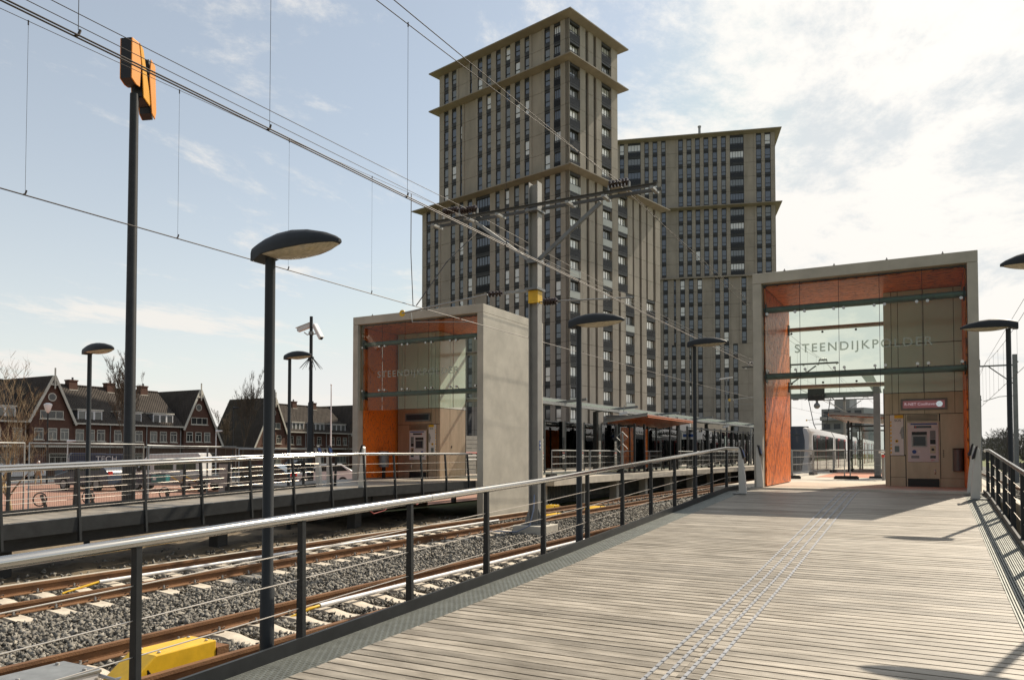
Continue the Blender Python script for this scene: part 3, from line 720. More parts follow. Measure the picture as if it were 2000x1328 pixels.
def kiosk(fx, sgn, y0, label, wh):
    X = lambda a: fx+sgn*a
    def bx(b, a, c, ya, yb, za, zb, m=0): return b.box(min(X(a), X(c)), max(X(a), X(c)), ya, yb, za, zb, m)
    y1 = y0+2.05
    t = thing('service_kiosk', label, 'kiosk', (X(-.18), y0+1, FLOOR))
    b = MB(); bx(b, -1.21, .84, y0+.03, y1, FLOOR, 4.93); b.build('core', 'black', t)
    sx = [-1.23, -1.02, -.84, -.15, .64, .86]
    for a, c in zip(sx, sx[1:]):
        for za, zb in ((1.84, 3.30), (3.325, 4.93)):
            b = MB(); bx(b, a+.008, c-.008, y0, y0+.028, za, zb); b.build('frosted_pane', 'frost', t)
        b = MB(); bx(b, a+.006, c-.006, y0, y0+.028, 1.19, 1.82); b.build('cladding_panel', 'bronze', t)
    for a, c, za, zb in ((-1.23, -1.1, FLOOR, 1.17), (-1.09, -.68, FLOOR+.28, -.08), (-1.09, -.68, FLOOR, FLOOR+.27), (-.71, -.67, -.05, 1.17), (.24, .86, FLOOR, FLOOR+.25), (.25, .855, FLOOR+.26, 1.17)):
        b = MB(); bx(b, a+.004, c-.004, y0, y0+.028, za, zb); b.build('cladding_panel', 'bronze', t)
    b = MB(); bx(b, -.66, .22, y0-.002, y0+.03, .96, 1.17); b.build('vent_frame', 'bronze', t)
    b = MB()
    for k in range(5): bx(b, -.63, .19, y0-.008, y0-.003, .985+.036*k, 1.003+.036*k)
    b.build('vent_grille', 'black', t)
    # side cladding of the kiosk facing the passage and the back
    xs = X(-1.21)
    for ya, yb in ((y0+.03, y0+.75), (y0+.77, y0+1.95)):
        for za, zb, mm in ((FLOOR, 1.82, 'bronze'), (1.84, 4.93, 'frost')):
            b = MB(); b.box(min(xs, xs-sgn*.025), max(xs, xs-sgn*.025), ya, yb, za, zb); b.build('side_panel' if mm == 'bronze' else 'frosted_pane', mm, t)
    b = MB(); b.box(X(-1.24)-.012, X(-1.24)+.012, y0+.85, y0+.9, .2, .32); b.build('door_handle', 'steel', t)
    b = MB()
    for k in range(4): bx(b, .31, .345, y0-.008, y0-.001, -.12+.06*k, -.085+.06*k)
    b.build('lock', 'black', t)
    # departure display
    d = thing('departure_display', 'wide departure display %s' % wh, 'display', (X(-.17), y0-.05, 1.3))
    b = MB(); bx(b, -.79, .45, y0-.06, y0-.004, 1.30, 1.64); b.build('housing', 'mastgrey', d, bev=.006)
    b = MB(); bx(b, -.73, .38, y0-.066, y0-.0605, 1.36, 1.58); b.build('display_panel', M['disp_on'] if sgn > 0 else 'screen', d)
    if sgn > 0:
        o = text('R-NET Coolhaven', .115, M_DISP, 'display_text', d, (X(-.69), y0-.068, 1.44), (1, 0, 0), (0, 0, 1), ext=.001)
        b = MB(); b.tube([(X(.24), y0-.0685, 1.47), (X(.24), y0-.0665, 1.47)], .085, 20); b.build('clock_face', M['disp_ic'], d)
        b = MB(); b.bar((X(.24), y0-.07, 1.47), (X(.285), y0-.07, 1.52), .012, .003); b.bar((X(.24), y0-.07, 1.47), (X(.20), y0-.07, 1.46), .012, .003); b.build('clock_hand', 'black', d)
    # ticket machine
    k = thing('ticket_machine', 'ticket machine with pale front and dark screen, %s' % wh, 'ticket machine', (X(-.2), y0-.1, FLOOR))
    def part(nm, a, c, za, zb, dpt, m, **kw):
        q = MB(); bx(q, a, c, y0-dpt, y0-.003 if dpt > .011 else y0-.001, za, zb); return q.build(nm, m, k, **kw)
    part('frame', -.655, .235, FLOOR, .955, .05, 'bronze')
    f = part('front_panel', -.615, .205, -.26, .92, .085, 'kiosk_white', bev=.01)
    part('plinth', -.62, .21, FLOOR, FLOOR+.24, .075, 'black'); part('base_panel', -.62, .21, FLOOR+.25, -.27, .07, 'bronze')
    def on(nm, a, c, za, zb, m, dd=.09, z_=.0): 
        q = MB(); bx(q, a, c, y0-dd, y0-.0855, za, zb); return q.build(nm, m, k)
    on('title_strip', -.53, .17, .855, .895, 'blue'); on('info_strip', -.44, .02, .755, .82, 'screen')
    q = MB(); q.tube([(X(-.40), y0-.094, .787), (X(-.40), y0-.0905, .787)], .02, 12); q.build('indicator', 'redpr', k)
    on('screen_recess', -.50, -.10, .55, .645, 'black'); on('screen_frame', -.505, -.095, .19, .545, 'galv', .093); on('screen', -.465, -.135, .225, .50, 'screen', .097)
    on('card_slot', -.02, .125, .42, .675, 'mastgrey'); on('coin_slot', -.02, .125, .27, .41, 'black'); on('pin_pad', -.02, .125, .0, .22, 'bronze')
    on('ticket_tray', -.52, -.31, -.15, -.07, 'mastgrey'); on('coin_tray', -.02, .125, -.15, -.07, 'screen')
    for cx, cz, r_, mm in ((-.44, .045, .058, 'blue'), (-.31, .05, .036, 'white'), (.05, .11, .04, 'black')):
        q = MB(); q.tube([(X(cx), y0-.096, cz), (X(cx), y0-.0905, cz)], r_, 18); q.build('round_sticker' if mm != 'black' else 'keypad', mm, k)
    text('RET', .055, 'redpr', 'operator_mark', k, (X(.06)-.06, y0-.0865, -.225), (1, 0, 0), (0, 0, 1), ext=.001)
    q = MB(); q.tube([(X(.10), y0-.08, -.62), (X(.10), y0-.1, -.55), (X(.10), y0-.08, -.48)], .02, 8); q.build('lock_handle', 'steel', k, smooth=50)
    # help point
    h = thing('help_point', 'white and yellow SOS help panel %s' % wh, 'help point', (X(-.9), y0-.03, -.06))
    q = MB(); bx(q, -1.09, -.72, y0-.03, y0-.002, -.06, 1.165); q.build('panel', 'white', h, bev=.004)
    q = MB(); bx(q, -.97, -.725, y0-.034, y0-.0305, 1.06, 1.16); q.build('yellow_block', 'yellow', h)
    for i in range(9):
        q = MB(); bx(q, -1.085, -1.045, y0-.033, y0-.0305, .0+.115*i, .05+.115*i+.02*(i % 2)); q.build('yellow_dash', 'yellow', h)
    text('SOS', .105, 'black', 'sos_text', h, (min(X(-.97), X(-.76)), y0-.032, .965), (1, 0, 0), (0, 0, 1), ext=.001)
    q = MB(); sil = [(.0, .82), (-.05, .78), (-.075, .70), (-.11, .60), (-.075, .58), (-.08, .53), (-.06, .5), (-.06, .44), (0, .44)]
    q.prism([(X(-.725+p[0]), y0-.033, p[1]) for p in sil], (0, .003, 0)); q.build('head_silhouette', 'galv', h)
    q = MB(); q.tube([(X(-.91), y0-.05, .37), (X(-.91), y0-.031, .37)], .045, 16); q.build('call_button', 'yellow', h)
    q = MB(); q.tube([(X(-.91), y0-.056, .37), (X(-.91), y0-.0505, .37)], .022, 12); q.build('button_core', 'black', h)
    q = MB(); bx(q, -.965, -.845, y0-.045, y0-.031, .04, .22); q.build('speaker_plate', 'tube_green', h)
    return t
def emis(name, c, s):
    m = mat(name, c, .4); b = m.node_tree.nodes['Principled BSDF']; b.inputs['Emission Color'].default_value = (*c, 1); b.inputs['Emission Strength'].default_value = s; return m
M['disp_on'] = emis('lit_display', (.30, .13, .14), .25); M['disp_ic'] = emis('lit_icon', (.55, .68, .72), .5); M['disp_tx'] = emis('lit_letters', (.6, .5, .55), .45); M_DISP = 'disp_tx'
kiosk(0, 1, 26.15, 'bronze and frosted glass kiosk on the right of the boarded deck', 'in the near portal')
kiosk(-18.63, -1, 25.8, 'bronze and frosted glass kiosk inside the far portal', 'in the far portal')
# litter bin
t = thing('litter_bin', 'grey half round litter bin on the kiosk beside the right hand card readers', 'litter bin', (.74, 26.0, -.5))
b = MB(); pts = [(.56+.29*(1-math.cos(math.pi*i/10))/2, 26.12-.26*math.sin(math.pi*i/10), -.52) for i in range(11)]
b.prism(pts, (0, 0, .62)); b.build('body', M.setdefault('bin', mat('bin_grey', (.13, .13, .135), .5)), t, smooth=40)
b = MB(); b.prism([(p[0], p[1], .115) for p in pts], (0, 0, .03)); b.build('lid', 'dark', t)
b = MB(); b.box(.6, .8, 26.12, 26.148, -.4, 0); b.build('bracket', 'dark', t)
t = thing('litter_bin', 'dark grey litter bin in front of the orange wall in the far portal', 'litter bin', (-19.4, 24.6, FLOOR))
b = MB(); b.lathe([(.2, 0), (.2, .6), (.18, .64)], (-19.35, 24.7, FLOOR+.45), 16); b.build('body', 'mastgrey', t, smooth=40)
b = MB(); b.box(-19.4, -19.3, 24.65, 24.75, FLOOR, FLOOR+.46); b.build('post', 'dark', t)
b = MB(); b.tube([(-14.0, 17.1, -1.55), (-13.98, 17.4, -1.72), (-13.98, 17.9, -1.66), (-14.0, 18.2, -1.5), (-14.0, 19.3, -1.5), (-13.98, 19.5, -1.58), (-14.0, 19.8, -1.48)], .011, 6); tag(b.build('red_cable', M.setdefault('redcab', mat('red_cable', (.35, .02, .015), .6)), smooth=60), 'loose red cable hanging under the edge of the far ramp landing', 'cable')
# card readers
def reader(x, y, z, side, label):
    t = thing('card_reader', label, 'card reader', (x, y, z), 0, 'card readers at the portals')
    s = side; b = MB()
    pr_ = [(0, 0), (.20, 0), (.165, .45), (.115, .85), (.06, 1.16), (.03, 1.2), (.0, 1.16), (-.015, .85), (-.01, .45)]
    b.prism([(x+s*a, y-.055, z+c) for a, c in pr_], (0, .11, 0)); b.build('post', 'conc_light' if False else 'reader_post', t, bev=.012)
    b = MB(); b.prism([(x+s*a, y-.085, z+c) for a, c in ((.075, 1.23), (.03, 1.25), (.10, .95), (.155, .92), (.16, .96))], (0, .17, 0)); b.build('reader_head', 'black', t, bev=.015)
    b = MB(); b.prism([(x+s*a, y-.06, z+c) for a, c in ((.083, 1.20), (.078, 1.20), (.150, .99), (.157, .99))], (0, .12, 0)); b.build('reader_face', 'blue', t)
    b = MB(); b.box(x-.16, x+.16, y-.1, y+.1, z-.01, z+.012); b.build('base_plate', 'galv', t)
M['reader_post'] = mat('reader_post_grey', (.62, .60, .55), .45, .2, var=.05)
reader(-4.50, 20.9, -1.07, 1, 'pale leaning card reader nearer the deck, on the left side')
reader(-4.52, 23.35, FLOOR, 1, 'pale leaning card reader against the orange wall, on the left side')
reader(1.0, 21.1, -1.07, -1, 'pale leaning card reader at the right hand railing, the front one')
reader(.98, 22.6, FLOOR, -1, 'pale leaning card reader behind another by the litter bin')
reader(-14.45, 17.55, FLOOR, -1, 'card reader leaning against the near railing of the far ramp')
reader(-16.75, 18.05, FLOOR, 1, 'card reader at the end of the car park side railing, left one of the pair')
reader(-16.8, 18.6, FLOOR, 1, 'card reader past the end of the car park side railing, right one of the pair')

# ================================================================ street lamps
def head(b, lens, x, y, z, dx, L=1.02, back=.17):
    S = [0, .06, .16, .32, .5, .68, .84, .95, 1]
    Wd = [.085, .098, .12, .145, .152, .14, .105, .055, .02]
    T = [.115, .135, .162, .185, .186, .16, .115, .065, .03]
    def sec(s, w, tp):
        xx = x+dx*(-back+L*s); zb = z+.03*s; lo = -.035 if s < .1 else 0
        return [(xx, y-w, zb+lo), (xx, y-w, zb+tp*.32), (xx, y-w*.86, zb+tp*.68), (xx, y-w*.5, zb+tp*.94), (xx, y, zb+tp),
                (xx, y+w*.5, zb+tp*.94), (xx, y+w*.86, zb+tp*.68), (xx, y+w, zb+tp*.32), (xx, y+w, zb+lo)]
    o = len(b.v); k = 9
    for s, w, tp in zip(S, Wd, T): b.v += sec(s, w, tp)
    for i in range(len(S)-1):
        for j in range(k): b.f.append([o+i*k+j, o+i*k+(j+1) % k, o+(i+1)*k+(j+1) % k, o+(i+1)*k+j]); b.m.append(0)
    b.f.append([o+j for j in range(k)]); b.m.append(0); e = o+(len(S)-1)*k; b.f.append([e+j for j in range(k)]); b.m.append(0)
    # glass bowl under the rim
    o = len(lens.v); n = 14; q = 5
    for i in range(n+1):
        s = .17+.79*i/n; w = np.interp(s, S, Wd)*.93; dp = .065*math.sin(math.pi*min(1, max(0, (i/n))))**.6
        xx = x+dx*(-back+L*s); zb = z+.03*s-.002
        for j in range(q+1):
            a = -1+2*j/q; lens.v.append((xx, y+w*a, zb-dp*(1-a*a)**.5))
    for i in range(n):
        for j in range(q): lens.f.append([o+i*(q+1)+j, o+i*(q+1)+j+1, o+(i+1)*(q+1)+j+1, o+(i+1)*(q+1)+j]); lens.m.append(0)
def lamp(x, y, zt, dx, label, grp, zb=G, r=.052):
    t = thing('street_lamp', label, 'street lamp', (x, y, zb), 0, grp)
    b = MB(); b.tube([(x, y, zb), (x, y, zb+1.1), (x, y, zb+1.12), (x, y, zt-.02)], [r*1.25, r*1.25, r, r*.9], 16); b.build('pole', 'lampgrey', t, smooth=50)
    b = MB(); ln = MB(); head(b, ln, x, y, zt, dx)
    h = b.build('lamp_head', 'lampgrey', t, smooth=42); ln.build('lens', 'lens', h, smooth=60)
    return t
GL = 'street lamps along the boarded deck'
lamp(-5.42, 5.2, 1.84, 1, 'tall dark street lamp in the foreground, standing just outside the left railing', GL)
lamp(-5.42, 12.4, 2.24, 1, 'dark street lamp in front of the tower corner, outside the left railing', GL)
lamp(-5.42, 19.95, 2.82, 1, 'dark street lamp between the first lamp row and the portal, seen against the second tower', GL)
lamp(1.42, 18.55, 2.56, -1, 'dark street lamp beside the right railing, its head in front of the portal wall', GL)
lamp(1.62, 11.0, 2.24, -1, 'dark street lamp at the right edge with only its head in view', GL)
lamp(-16.6, 10.58, 2.26, 1, 'dark street lamp beside the car park, in front of the brick houses', 'street lamps along the far ramp')
lamp(-16.6, 16.72, 2.80, 1, 'dark street lamp beside the camera mast at the end of the far ramp', 'street lamps along the far ramp')

# camera mast
x, y = -20.65, 21.9
t = thing('camera_mast', 'dark mast with two white cameras and a crown of spikes', 'camera mast', (x, y, G))
b = MB(); b.tube([(x, y, G), (x, y, 1.15), (x, y, 1.2), (x, y, 1.9), (x, y, 1.95), (x, y, 5.2)], [.13, .13, .10, .10, .068, .06], 14); b.build('pole', 'dark', t, smooth=50)
b = MB(); b.tube([(x, y, 3.58), (x, y, 3.66)], .11, 14)
for k in range(10):
    a = 2*math.pi*k/10; b.tube([(x+.08*math.cos(a), y+.08*math.sin(a), 3.6), (x+.44*math.cos(a), y+.44*math.sin(a), 3.2)], [.018, .006], 5)
b.build('spike_crown', 'dark', t)
b = MB(); b.tube([(x, y, 4.5), (x, y, 4.62)], .10, 12); b.tube([(x-.35, y, 4.62), (x-.2, y, 4.52), (x, y, 4.55)], .022, 6); b.tube([(x+.33, y+.05, 4.62), (x+.2, y, 4.52), (x, y, 4.55)], .022, 6); b.build('bracket', 'galv', t, smooth=40)
for p, q in (((x-.62, y-.05, 4.72), (x-.08, y+.1, 4.90)), ((x+.56, y-.05, 4.32), (x+.12, y+.05, 4.88))):
    b = MB(); b.bar(p, q, .15, .16); P0 = Vector(p); d = (Vector(q)-P0).normalized(); b.bar(P0-d*.08+Vector((0, 0, .10)), P0+d*.62+Vector((0, 0, .10)), .19, .02)
    c = b.build('camera', 'white', t, bev=.015); b = MB(); b.tube([P0-d*.025, P0+d*.02], .055, 12); b.build('camera_lens', 'black', c)

# ================================================================ metro sign
x, y = -21.5, 15.0
t = thing('metro_sign', 'tall black pole carrying an orange folded letter sign', 'metro sign', (x, y, G))
b = MB(); b.tube([(x, y, G), (x, y, -.2), (x, y, -.15), (x, y, 11.1)], [.19, .19, .165, .125], 18); b.build('pole', 'dark', t, smooth=50)
u = Vector((math.sin(R(8.5-28.6+9)), math.cos(R(8.5-28.6+9)), 0)); ang = math.atan2(1500, 240)
la, dd = .158, .987; S_, C_ = math.sin(YAW), math.cos(YAW)
u = Vector((C_*la-S_*dd, S_*la+C_*dd, 0)); nrm = Vector((u.y, -u.x, 0))
O = Vector((x, y, 0))-u*.42
ZS_ = lambda z: 11.30+(z-11.42)*.83 if True else z
panels = [  # (u, z) outlines of the three folded strips, and how far each stands forward
    ([(.00, 11.55), (.0, 13.05), (.34, 13.05), (.46, 12.62), (.40, 11.42), (.22, 11.42)], .0),
    ([(.34, 13.05), (.52, 12.9), (.92, 11.10), (.88, 10.95), (.56, 11.12), (.47, 12.25)], .02),
    ([(.86, 12.75), (1.08, 12.6), (1.16, 10.85), (1.10, 10.55), (.94, 10.72), (.80, 12.0)], .05)]
for k, (pts, fw) in enumerate(panels):
    b = MB(); b.prism([O+u*a+nrm*(-.17)+Vector((0, 0, ZS_(c))) for a, c in pts], nrm*(.34)); b.build('sign_body', 'black', t)
    for s in (1, -1):
        b = MB(); b.prism([O+u*a+nrm*s*(.171+(fw if s > 0 else 0))+Vector((0, 0, ZS_(c))) for a, c in pts], nrm*(.035*s)); b.build('orange_face', M['sign_or' if k != 1 else 'sign_ye'] if 'sign_or' in M else M.setdefault('sign_or', mat('sign_orange', (.80, .30, .035), .35, var=.05)) , t, bev=.012)
    if 'sign_ye' not in M: M['sign_ye'] = mat('sign_amber', (.78, .36, .012), .3, var=.04)

# ================================================================ overhead line
MZ = (-3, 43, 89)
def mast_thing(y, label, full=True):
    x = -10.13
    t = thing('catenary_mast', label, 'catenary mast', (x, y, G))
    b = MB()
    b.box(x-.15, x-.128, y-.14, y+.14, G+.3, 7.95); b.box(x+.128, x+.15, y-.14, y+.14, G+.3, 7.95); b.box(x-.127, x+.127, y-.01, y+.01, G+.3, 7.9)
    b.build('column', 'mastlight', t)
    b = MB(); b.box(x-.5, x+.5, y-.5, y+.5, G-.05, G+.28); b.build('footing', 'conc_light', t, bev=.02)
    b = MB(); b.box(x-.33, x+.33, y-.28, y+.28, G+.28, G+.31)
    for e in (-1, 1):
        for f in (-.1, .1): b.prism([(x+e*.152, y+f-.01, G+.31), (x+e*.31, y+f-.01, G+.31), (x+e*.152, y+f-.01, G+.75)], (0, .02, 0))
    b.build('base_plate', 'mastgrey', t)
    b = MB(); b.box(x-.156, x+.156, y-.146, y+.146, 4.38, 4.74); b.build('yellow_band', 'yellow', t)
    for yy in (-.19, .19):
        b = MB(); b.box(-13.87, -6.36, y+yy-.008, y+yy+.008, 7.18, 7.265); s = 1 if yy > 0 else -1
        for z in (7.18, 7.257): b.box(-13.87, -6.36, min(y+yy, y+yy+s*.05), max(y+yy, y+yy+s*.05), z, z+.012)
        b.build('cross_arm', M.setdefault('armgrey', mat('arm_dark_grey', (.11, .11, .105), .55, .2, var=.2)), t)
    for xx in (-13.6, -12.3, -11.3, -9.0, -7.9, -6.5): b = MB(); b.box(xx-.05, xx+.05, y-.26, y+.26, 7.11, 7.178); b.build('arm_tie', 'galv', t)
    b = MB(); b.bar((x+.16, y-.05, 5.66), (-8.05, y, 7.05), .10, .10); b.build('brace', 'mastgrey', t)
    b = MB(); b.bar((x-.16, y-.05, 5.66), (-12.2, y, 7.1), .09, .09); b.build('brace', 'galv', t)
    for xx in (x-.17, x+.17):
        b = MB(); b.box(min(xx, x), max(xx, x), y-.22, y+.22, 5.55, 5.68); b.build('bracket', 'mastgrey', t)
    b = MB(); b.box(x-.2, x+.2, y-.27, y+.27, 7.06, 7.12); b.box(x-.2, x+.2, y-.27, y+.27, 4.75, 4.82); b.build('clamp', 'mastgrey', t)
    def ins(p, q, k=5, r=.065):
        p = Vector(p); q = Vector(q); bb = MB(); bb.tube([p, q], .028, 8)
        for i in range(k): c = p.lerp(q, (i+.6)/(k+.2)); d = (q-p).normalized(); bb.tube([c-d*.025, c+d*.025], [r, r*.8], 12)
        bb.build('insulator', M['insul'], t, smooth=35)
    M.setdefault('insul', mat('brown_insulator', (.035, .018, .014), .2))
    for xx, z in ((-13.07, 7.50), (-12.42, 7.44), (-7.52, 7.44)):
        for off in (-.30, .30):
            b = MB(); b.bar((xx+off, y, 7.29), (xx+off, y, z+.06), .05, .035); b.build('insulator_post', 'galv', t)
        ins((xx-.30, y, z+.07), (xx+.30, y, z+.07), 6, .115)
    # arm to the far contact wire
    b = MB(); b.box(-11.15, x-.15, y-.05, y+.05, 4.75, 4.83); b.build('side_bracket', 'galv', t)
    ins((-11.72, y, 4.81), (-11.22, y, 4.80), 4, .1)
    b = MB(); b.tube([(-11.75, y, 4.81), (-14.95, y, 4.52)], .03, 8)
    b.tube([(-14.6, y, 4.5), (-14.55, y, 4.2), (-12.25, y, 4.02)], .014, 6); b.build('registration_tube', 'galv', t, smooth=40)
    b = MB(); b.tube([(-14.95, y-.012, 4.52), (-14.95, y+.012, 4.52)], .11, 14); b.build('yellow_disc', 'yellow', t)
    ins((-9.85, y, 4.40), (-9.4, y, 4.39), 5, .11)
    b = MB(); b.tube([(x+.16, y, 4.42), (-9.85, y, 4.40)], .025, 8); b.tube([(-9.4, y, 4.39), (-7.15, y, 4.27)], .022, 8); b.build('registration_tube', 'galv', t, smooth=40)
    if full:
        b = MB(); b.box(x+.151, x+.158, y-.05, y+.03, .1, .36); b.build('number_plate', 'blue', t)
        b = MB(); b.box(x+.158, x+.16, y-.035, y+.015, .14, .2); b.box(x+.158, x+.16, y-.035, y+.015, .26, .32); b.build('number_mark', 'white', t)
        b = MB(); b.tube([(x+.05, y-.16, -1.2), (x+.12, y-.35, -1.6), (x+.1, y-.55, -2.05), (x-.2, y-.8, -2.22), (x-1.2, y-.9, -2.24)], .02, 6); b.build('earth_cable', M.setdefault('bluegrey', mat('blue_grey_cable', (.22, .26, .36), .5)), t, smooth=60)
    return t
mast_thing(20, 'grey steel mast with yellow band between the tracks, in front of the tower')
mast_thing(66, 'second grey catenary mast, seen through the near portal by the tram', False)
mast_thing(112, 'farthest catenary mast, behind the tram roof', False)
def spanz(y, zm, sag):
    for c in MZ:
        if c-23.5 <= y <= c+23: return zm-sag+sag*((y-c)/23)**2
    return zm
def wire(name, label, x, zf, r, y0=-24, y1=135, step=2.3, bf=False, twin=0):
    ys = np.arange(y0, y1, step); xs = lambda y: x+(bend(y) if bf else 0)
    t = thing(name, label, 'overhead wire', (x, 20, zf(20)))
    for dx in ((-twin, twin) if twin else (0,)):
        b = MB(); b.tube([(xs(y)+dx, y, zf(y)) for y in ys], r, 5); b.build('wire', 'wire', t, smooth=60)
    return t
near_m = lambda y: spanz(y, 7.42, .69); far_m = lambda y: spanz(y, 7.12, .52)
t1 = wire('contact_wire', 'thick double contact wire over the track beside the deck', -7.32, lambda y: 4.1, .0095, twin=.026)
t2 = wire('contact_wire', 'single contact wire over the far track, crossing low in the sky', -12.2, lambda y: 3.97, .0115, bf=True)
m1 = wire('carrier_wire', 'sagging carrier wire above the double contact wire', -7.35, near_m, .008)
m2 = wire('carrier_wire', 'thin sagging carrier wire of the far track, holding long droppers', -12.2, far_m, .0055, bf=True)
wire('feeder_wire', 'upper feeder wire over the near arm end of the mast', -7.55, lambda y: spanz(y, 7.5, .22), .009)
wire('feeder_wire', 'feeder wire over the outer end of the far arm', -13.07, lambda y: spanz(y, 7.55, .05), .008)
wire('feeder_wire', 'feeder wire just inside the outer one on the far arm', -12.42, lambda y: spanz(y, 7.5, .2), .008)
def droppers(t, x, ys, zt, zb, r=.004, bf=False):
    for y in ys:
        xx = x+(bend(y) if bf else 0); b = MB(); a, c = zt(y), zb(y)
        b.tube([(xx, y, a), (xx, y, c+.07)], r, 4); b.tube([(xx, y-.03, c), (xx, y, c+.02), (xx, y+.02, c+.08)], .014, 5); b.tube([(xx, y, a-.06), (xx, y, a+.015)], .011, 5)
        b.build('dropper', 'wire', t)
droppers(m1, -7.33, [1.6, 4.5, 7.0, 9.93, 13.2, 16.8]+[23.5+4.6*k for k in range(18)], near_m, lambda y: 4.1)
droppers(m2, -12.2, [1.2, 4.0, 6.7, 9.43, 12.22, 15.05]+[23.5+4.6*k for k in range(18)], far_m, lambda y: 3.97, .003, True)
b = MB(); b.tube([(-12.2, 16.7, far_m(16.7)), (-12.22, 16.72, 5.4), (-12.2, 16.8, 3.97)], .011, 6); tag(b.build('jumper_cable', 'wire', smooth=60), 'dark jumper cable hanging from carrier to contact wire at the far portal roof', 'cable')
b = MB(); b.tube([(-12.15, 20, 6.75), (-12.18, 18.4, 5.5), (-12.2, 16.95, 4.0)], .014, 6); tag(b.build('stay_cable', 'wire', smooth=60), 'dark slanting stay cable from the mast arm down to the contact wire', 'cable')
# right hand track
def rmast(y, lab):
    x = 5.98; t = thing('catenary_mast', lab, 'catenary mast', (x, y, G))
    b = MB(); b.box(x-.16, x+.16, y-.16, y+.16, G, 7.9); b.build('column', 'mastgrey', t)
    b = MB(); b.box(3.6, x-.16, y-.06, y+.06, 7.0, 7.12); b.bar((x-.16, y, 5.6), (4.2, y, 7.0), .08, .08); b.box(3.5, 3.62, y-.05, y+.05, 7.0, 7.6); b.build('cross_arm', 'mastgrey', t)
    b = MB(); b.tube([(x-.16, y, 4.6), (4.9, y, 4.55), (3.8, y, 4.2)], .03, 6); b.tube([(x-.1, y, 7.3), (x+.25, y, 7.3)], .06, 6); b.build('registration_tube', 'galv', t)
rmast(73, 'grey mast beyond the right hand railing, at the edge of the picture'); rmast(123, 'distant grey mast beyond the right hand railing')
rc = wire('contact_wire', 'contact wire over the track beyond the right hand railing', 3.95, lambda y: 4.1, .014, 26, 130)
rm = wire('carrier_wire', 'carrier wire beside the right hand mast', 3.95, lambda y: 7.3-.7+.7*((y-48)/25)**2 if y < 73 else 7.3-.7+.7*((y-98)/25)**2, .012, 26, 122)
wire('feeder_wire', 'feeder wire high over the right hand track', 4.3, lambda y: 7.9, .012, 26, 130)
droppers(rm, 3.95, [30+4.2*k for k in range(21)], lambda y: 7.3-.7+.7*((y-48)/25)**2 if y < 73 else 7.3-.7+.7*((y-98)/25)**2, lambda y: 4.1, .006)
